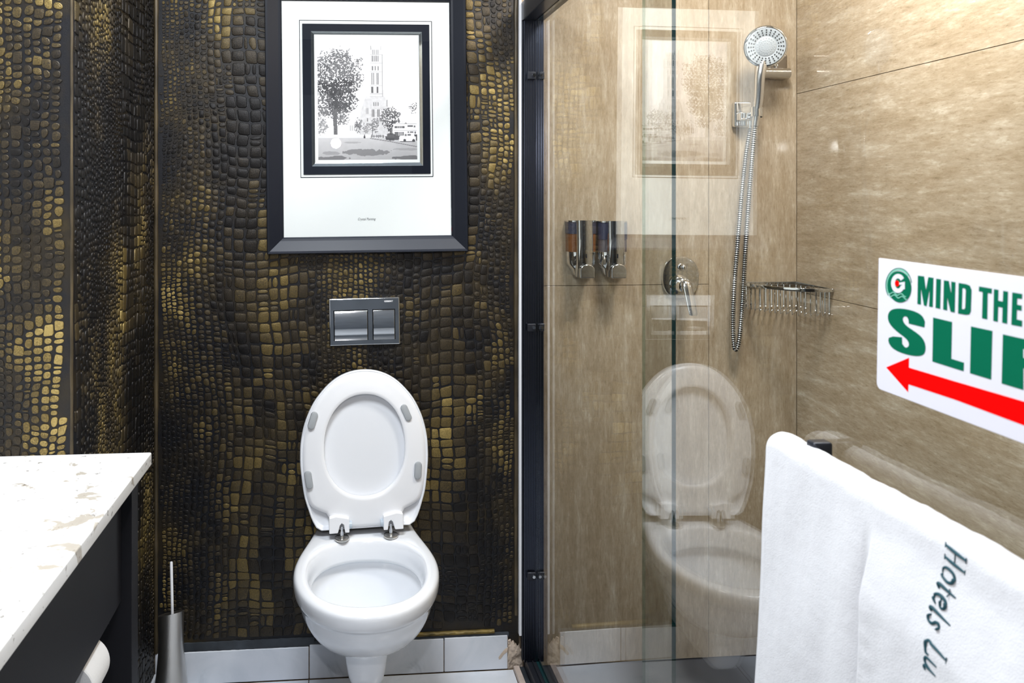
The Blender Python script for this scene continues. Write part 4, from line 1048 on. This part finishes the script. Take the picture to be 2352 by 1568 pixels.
# ------------------------------------------------------------------ shower fittings
def dispenser(x0, x1, ztop, zbot, liquid_m, fill, label):
    w = x1-x0; c = (x0+x1)/2; hgt = ztop-zbot
    R = thing('soap_dispenser', label, 'soap dispenser', (c, 0, zbot), 'soap dispensers on the shower wall')
    def body(zz0, zz1, m, nm, dep=0.050, inset=0.0, top=False):
        bm = bmesh.new(); n = 22; poly = [(c-w/2+inset, -0.0005), (c-w/2+inset, -dep*0.45)]
        poly += [(c-(w/2-inset)*math.cos(PI*k/n), -dep*0.45-dep*0.55*math.sin(PI*k/n)) for k in range(1, n)]
        poly += [(c+w/2-inset, -dep*0.45), (c+w/2-inset, -0.0005)]
        prism(bm, [(x, y, zz0) for x, y in poly], (0, 0, zz1-zz0)); return obj(nm, bm, m, R, True)
    zs = zbot+hgt*0.44; zf = zs+(ztop-0.004-zs)*fill
    body(zs, zf, liquid_m, 'soap_liquid', 0.048, 0.001)
    body(zf+0.0003, ztop-0.004, M['tinted'], 'tank')
    body(ztop-0.004, ztop, M['chrome'], 'cap', 0.052, -0.0005)
    # lower shroud tapering in
    bm = bmesh.new(); rings = []
    for (z, k, dp) in ((zs, 1.0, 0.052), (zbot+hgt*0.22, 0.98, 0.052), (zbot+hgt*0.13, 0.7, 0.044), (zbot+hgt*0.02, 0.55, 0.034)):
        hw = w/2*k; rings.append([(c-hw, -0.0005, z)]+[(c-hw*math.cos(PI*t/16), -0.015-(dp-0.015)*math.sin(PI*t/16), z) for t in range(17)]+[(c+hw, -0.0005, z)])
    loft(bm, rings); obj('shroud', bm, M['chrome'], R, True)
    # proud chrome column with the push button
    bm = bmesh.new(); cw = w*0.27; rings = []
    for (z, k, dp) in ((ztop+0.001, 1, 0.066), (zbot+hgt*0.2, 1, 0.070), (zbot, 0.95, 0.060)):
        rings.append([(c-cw*k, -0.03, z), (c-cw*k, -dp+0.010, z)]+[(c-cw*k*math.cos(PI*t/10), -dp+0.010-0.010*math.sin(PI*t/10), z) for t in range(1, 10)]+[(c+cw*k, -dp+0.010, z), (c+cw*k, -0.03, z)])
    loft(bm, rings); obj('front_column', bm, M['chrome'], R, True)
    zb = zbot+hgt*0.115; bm = bmesh.new(); r = cw*0.92
    poly = [(c-r, 0, zb-r*0.9), (c+r, 0, zb-r*0.9), (c+r, 0, zb+r*0.2)]+[(c+r*math.cos(t), 0, zb+r*0.2+r*0.75*math.sin(t)) for t in (PI*k/10 for k in range(1, 10))]+[(c-r, 0, zb+r*0.2)]
    prism(bm, [(x, -0.083, z) for x, y, z in poly], (0, 0.022, 0)); obj('push_button', bm, M['chrome'], R, bevel=0.003)
    zz = zbot+hgt*0.38; obj('level_slot', bx((c-0.0012, -0.0712, zz-0.006), (c+0.0012, -0.069, zz+0.006)), M['ink'], R)
zt_, zb_ = PY(1335, 506, -0.03)[2], PY(1335, 636, -0.05)[2]
dispenser(PY(1300, 570, -0.01)[0], PY(1366, 570, -0.01)[0], zt_, zb_, M['amber'], 0.60, 'chrome soap dispenser half full of amber soap, left of the pair')
dispenser(PY(1369, 570, -0.01)[0], PY(1437, 570, -0.01)[0], zt_-0.002, zb_, M['greyliq'], 0.42, 'chrome soap dispenser with grey soap, nearer the shower mixer')

def mixer():
    c = PY(1563, 637, -0.006); 
    R = thing('shower_mixer', 'chrome shower mixer with oval plate and lever on the beige tiles', 'shower mixer', (c.x, 0, c.z))
    rx = (PY(1606, 637, -0.006)-PY(1522, 637, -0.006)).x/2; rz = (PY(1563, 589, -0.006)-PY(1563, 686, -0.006)).z/2
    bm = bmesh.new(); rings = []
    for k, y in ((1, -0.0005), (1, -0.007), (0.97, -0.010), (0.9, -0.0112), (0.3, -0.0118)):
        rings.append([(c.x+rx*k*math.copysign(abs(math.cos(a))**0.85, math.cos(a)), y, c.z+rz*k*math.copysign(abs(math.sin(a))**0.85, math.sin(a))) for a in (2*PI*i/56 for i in range(56))])
    loft(bm, rings); obj('plate', bm, M['chrome'], R, True)
    k0 = PY(1573, 614, -0.025); bm = bmesh.new(); lathe(bm, [(0.011, 0), (0.010, 0.004), (0.0045, 0.005), (0.0045, 0.014), (0.0058, 0.015), (0.0058, 0.021), (0.004, 0.0225)], (k0.x-0.004, -0.011, k0.z), (0, -1, 0), 24); obj('diverter_knob', bm, M['chrome'], R, True)
    h = PY(1566, 655, -0.03); bm = bmesh.new(); lathe(bm, [(0.030, 0), (0.029, 0.006), (0.0235, 0.008), (0.0225, 0.040), (0.020, 0.046), (0.010, 0.048)], (h.x, -0.011, h.z), (0, -1, 0), 36); obj('mixer_body', bm, M['chrome'], R, True)
    a = PY(1580, 648, -0.065); b = PY(1591, 727, -0.095); bm = bmesh.new(); rings = []
    for t, w, th in ((0, .012, .010), (.08, .0165, .013), (.2, .0175, .012), (.5, .015, .009), (.8, .0135, .006), (.97, .0125, .0045), (1.0, .010, .003)):
        p = Vector((h.x+(b.x-h.x)*t, -0.058+(-0.100+0.058)*t, a.z+(b.z-a.z)*t+0.004)); rings.append([p+Vector((w*math.cos(q_), -th*math.sin(q_), 0)) for q_ in (2*PI*i/24 for i in range(24))])
    loft(bm, rings); obj('lever', bm, M['chrome'], R, True)
mixer()

def shower():
    # wall outlet with cradle
    c = PY(1713, 262, -0.03)
    Ro = thing('shower_hose_outlet', 'chrome shower outlet block gripping the foot of the hand shower', 'shower bracket', (c.x, 0, c.z))
    bm = bmesh.new(); z0, z1 = PY(1700, 292, -0.02)[2], PY(1700, 233, -0.02)[2]; xa, xb_ = PY(1687, 260, -0.02)[0], PY(1727, 260, -0.02)[0]
    box(bm, (xa, -0.022, z0), (xb_, -0.0005, z1)); obj('wall_plate', bm, M['chrome'], Ro, bevel=0.006, seg=3)
    cz = PY(1713, 266, -0.05)[2]
    obj('outlet_body', bx((xa+0.004, -0.052, cz-0.014), (xb_+0.004, -0.0225, cz+0.012)), M['chrome'], Ro, bevel=0.005, seg=3)
    hb = PY(1738, 258, -0.075)
    bm = bmesh.new(); vr = lathe_open(bm, [(0.0152, -0.014), (0.0180, -0.014), (0.0180, 0.014), (0.0152, 0.014)], hb, (0.06, 0.10, 1), 28); obj('cradle', bm, M['chrome'], Ro, True)
    obj('cradle_arm', bx((xb_-0.008, -0.074, cz-0.008), (hb.x-0.011, -0.040, cz+0.008)), M['chrome'], Ro, bevel=0.003)
    bm = bmesh.new(); o0 = PY(1724, 285, -0.04); cyl(bm, (o0.x, -0.040, cz-0.013), (o0.x, -0.040, cz-0.034), 0.0095, 0.0085, 20); obj('hose_nut', bm, M['chrome'], Ro, True)
    # spare upper bracket
    c2 = PY(1783, 155, -0.02)
    Rb = thing('upper_shower_bracket', 'chrome wall bracket behind the spray head', 'shower bracket', (c2.x, 0, c2.z))
    xa2, xb2 = PY(1764, 150, -0.01)[0], PY(1807, 150, -0.01)[0]; za, zb = PY(1780, 183, -0.01)[2], PY(1780, 124, -0.01)[2]
    obj('wall_plate', bx((xa2, -0.018, za), (xb2, -0.0005, zb)), M['satin_dark'], Rb, bevel=0.008, seg=4)
    bm = bmesh.new(); zc = za+0.017; cyl(bm, (PY(1752, 160, -0.03)[0], -0.026, zc), (xb2-0.003, -0.026, zc), 0.0155, None, 28); obj('bracket_arm', bm, M['satin'], Rb, True)
    bm = bmesh.new(); sp_ = PY(1783, 151, -0.02); lathe(bm, [(0.007, 0), (0.0065, 0.003), (0.0045, 0.004), (0.003, 0.0025)], (sp_.x, -0.018, sp_.z), (0, -1, 0), 18); obj('screw', bm, M['chrome'], Rb, True)
    # hand shower
    hc = PY(1758, 107, -0.125)
    Rs = thing('hand_shower', 'chrome hand shower with round grey spray face', 'hand shower', hc)
    ax = Vector((-0.34, -1.0, -0.16)).normalized()
    bm = bmesh.new(); rad = 0.0585
    lathe(bm, [(0.012, -0.030), (0.034, -0.024), (0.050, -0.012), (rad, -0.002), (rad+0.0008, 0.004), (rad-0.003, 0.008), (rad-0.005, 0.0082), (0.01, 0.0075)], hc, ax, 56); obj('head', bm, M['chrome'], Rs, True)
    bm = bmesh.new(); lathe(bm, [(rad-0.005, 0.0070), (rad-0.006, 0.0092), (0.0300, 0.0102), (0.0290, 0.0096), (0.0280, 0.0104), (0.005, 0.011)], hc, ax, 56); fc = obj('spray_face', bm, M['nozzle_face'], Rs, True)
    a, b = frame_of(ax); bm = bmesh.new()
    for k in range(24):
        for j, r in enumerate((0.0335, 0.0400, 0.0465)):
            t = 2*PI*k/24; p = hc+ax*0.0098+(a*math.cos(t)+b*math.sin(t))*r; cyl(bm, p-ax*0.002, p+ax*0.0018, 0.0019, 0.0017, 8)
    o = obj('nozzles', bm, M['nozzle'], fc, False); o['kind'] = 'stuff'
    bm = bmesh.new()
    for k in range(20):
        for j, r in enumerate((0.010, 0.017, 0.0235)):
            if j == 0 and k % 2: continue
            t = 2*PI*(k+0.5*j)/20; p = hc+ax*0.0107+(a*math.cos(t)+b*math.sin(t))*r; cyl(bm, p-ax*0.002, p+ax*0.0010, 0.0012, 0.0010, 6)
    o = obj('inner_nozzles', bm, M['rubber_pale'], fc, False); o['kind'] = 'stuff'
    p0 = hc-ax*0.012+Vector((-0.006, 0, -0.045)); p1 = PY(1746, 175, -0.110); p2 = PY(1743, 225, -0.090); p3 = PY(1738, 262, -0.075); p4 = PY(1735, 288, -0.068)
    bm = bmesh.new(); tube(bm, smooth_path([p0+Vector((0, 0.004, 0.018)), p0, p1, p2, p3, p4], 6), [0.0125]*4+[0.0142]*3+[0.0145-0.00018*i for i in range(24)], 24); obj('handle', bm, M['soft_chrome'], Rs, True)
    # hose: one flexible metal hose, ribs as turned profile
    pts = [p4+Vector((0, 0, 0.004)), PY(1730, 330, -0.060), PY(1722, 430, -0.050), PY(1713, 560, -0.045), PY(1706, 680, -0.042), PY(1701, 750, -0.040), PY(1696, 790, -0.040), PY(1690, 803, -0.039), PY(1685.5, 790, -0.038), PY(1683.5, 740, -0.036), PY(1686, 660, -0.034), PY(1694, 560, -0.034), PY(1703, 450, -0.034), PY(1714, 350, -0.036)]
    end = Vector((o0.x, -0.040, cz-0.034)); pts.append(end)
    sp = smooth_path(pts, 14); L_ = [0]
    for p, q_ in zip(sp, sp[1:]): L_.append(L_[-1]+(q_-p).length)
    pitch = 0.0064; tot = L_[-1]; n = int(tot/pitch)*6; fine = []; rad_ = []; k = 0
    for i in range(n+1):
        s_ = tot*i/n
        while k < len(L_)-2 and L_[k+1] < s_: k += 1
        t = (s_-L_[k])/(L_[k+1]-L_[k]); fine.append(sp[k].lerp(sp[k+1], t)); ph = (s_/pitch) % 1.0; rad_.append(0.0062 if ph < 0.25 or ph > 0.75 else 0.0062+0.0014*math.sin(PI*(ph-0.25)/0.5))
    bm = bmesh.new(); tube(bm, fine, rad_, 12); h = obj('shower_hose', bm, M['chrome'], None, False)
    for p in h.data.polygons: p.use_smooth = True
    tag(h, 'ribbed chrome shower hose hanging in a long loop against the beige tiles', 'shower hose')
    h.data.materials.append(M['groove_shade'])
    # shade between the ribs is painted dark: assign by ring radius
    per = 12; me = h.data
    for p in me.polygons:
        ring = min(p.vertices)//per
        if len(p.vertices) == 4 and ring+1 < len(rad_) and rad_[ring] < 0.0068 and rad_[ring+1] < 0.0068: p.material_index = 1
shower()

def basket():
    zt = PY(1828, 650, -0.01)[2]; zl = zt-0.006
    A = Vector((PY(1702, 655, -0.01)[0], -0.006, zt)); C = Vector((XR-0.006, -0.006, zt))
    pb = PX(1916, 668, XR-0.006); B = Vector((XR-0.0045+RT*pb.y*0.9, pb.y, zt))
    R = thing('corner_basket', 'chrome wire corner basket fixed where the two tiled shower walls meet', 'wire basket', C)
    bow = smooth_path([A+Vector((0.004, -0.002, 0)), PY(1745, 660, -0.085)*1.0, PY(1822, 669, -0.165), PY(1870, 671, -0.19), B+Vector((-0.003, 0, 0))], 8)
    bow = [Vector((p.x, p.y, zt)) for p in bow]
    def band(pts, name):
        bm = bmesh.new(); rings = []
        for i, p in enumerate(pts):
            d = (pts[min(i+1, len(pts)-1)]-pts[max(0, i-1)]).normalized(); s = Vector((-d.y, d.x, 0))*0.0022
            rings.append([p+s+Vector((0, 0, 0.005)), p-s+Vector((0, 0, 0.005)), p-s-Vector((0, 0, 0.005)), p+s-Vector((0, 0, 0.005))])
        loft(bm, rings); return obj(name, bm, M['chrome'], R, bevel=0.0008, seg=1)
    band([A, A.lerp(C, .5), C], 'rim_band'); band([C, C.lerp(B, .5), B], 'rim_band'); band(bow, 'front_rim_band')
    dirv = Vector((0.62, 0.78, 0)).normalized()
    depth = 0.083; Ls = [0]
    for p, q_ in zip(bow, bow[1:]): Ls.append(Ls[-1]+(q_-p).length)
    nW = 17
    for w in range(nW):
        s_ = Ls[-1]*(w+0.9)/(nW+0.6); k = 0
        while Ls[k+1] < s_: k += 1
        f = bow[k].lerp(bow[k+1], (s_-Ls[k])/(Ls[k+1]-Ls[k]))
        tb = (-0.006-f.y)/dirv.y; tr_ = (C.x-f.x)/dirv.x; t = max(0.002, min(tb, tr_-0.001*0)); e = f+dirv*t
        z0 = zt-depth*(0.86+0.0*w)
        bm = bmesh.new(); tube(bm, [(f.x, f.y, zt-0.004), (f.x, f.y, z0+0.004), (f.x+dirv.x*0.003, f.y+dirv.y*0.003, z0), (e.x-dirv.x*0.003, e.y-dirv.y*0.003, z0), (e.x, e.y, z0+0.004), (e.x, e.y, zt-0.004)], 0.0018, 6)
        obj('wire', bm, M['chrome'], R, True)
basket()
# ceiling fittings that carry the two room lights
for nm, lb_, c_, r_ in (('ceiling_lamp', 'round white recessed lamp over the shower', (0.95, -0.75), 0.17),):
    t = thing(nm, lb_, 'ceiling lamp', (c_[0], c_[1], ZC)); bm = bmesh.new(); lathe(bm, [(r_, 0), (r_, -0.02), (r_+0.02, -0.022), (r_+0.022, 0)], (c_[0], c_[1], ZC), (0, 0, 1), 40); obj('lamp_rim', bm, M['white_paint'], t, True)
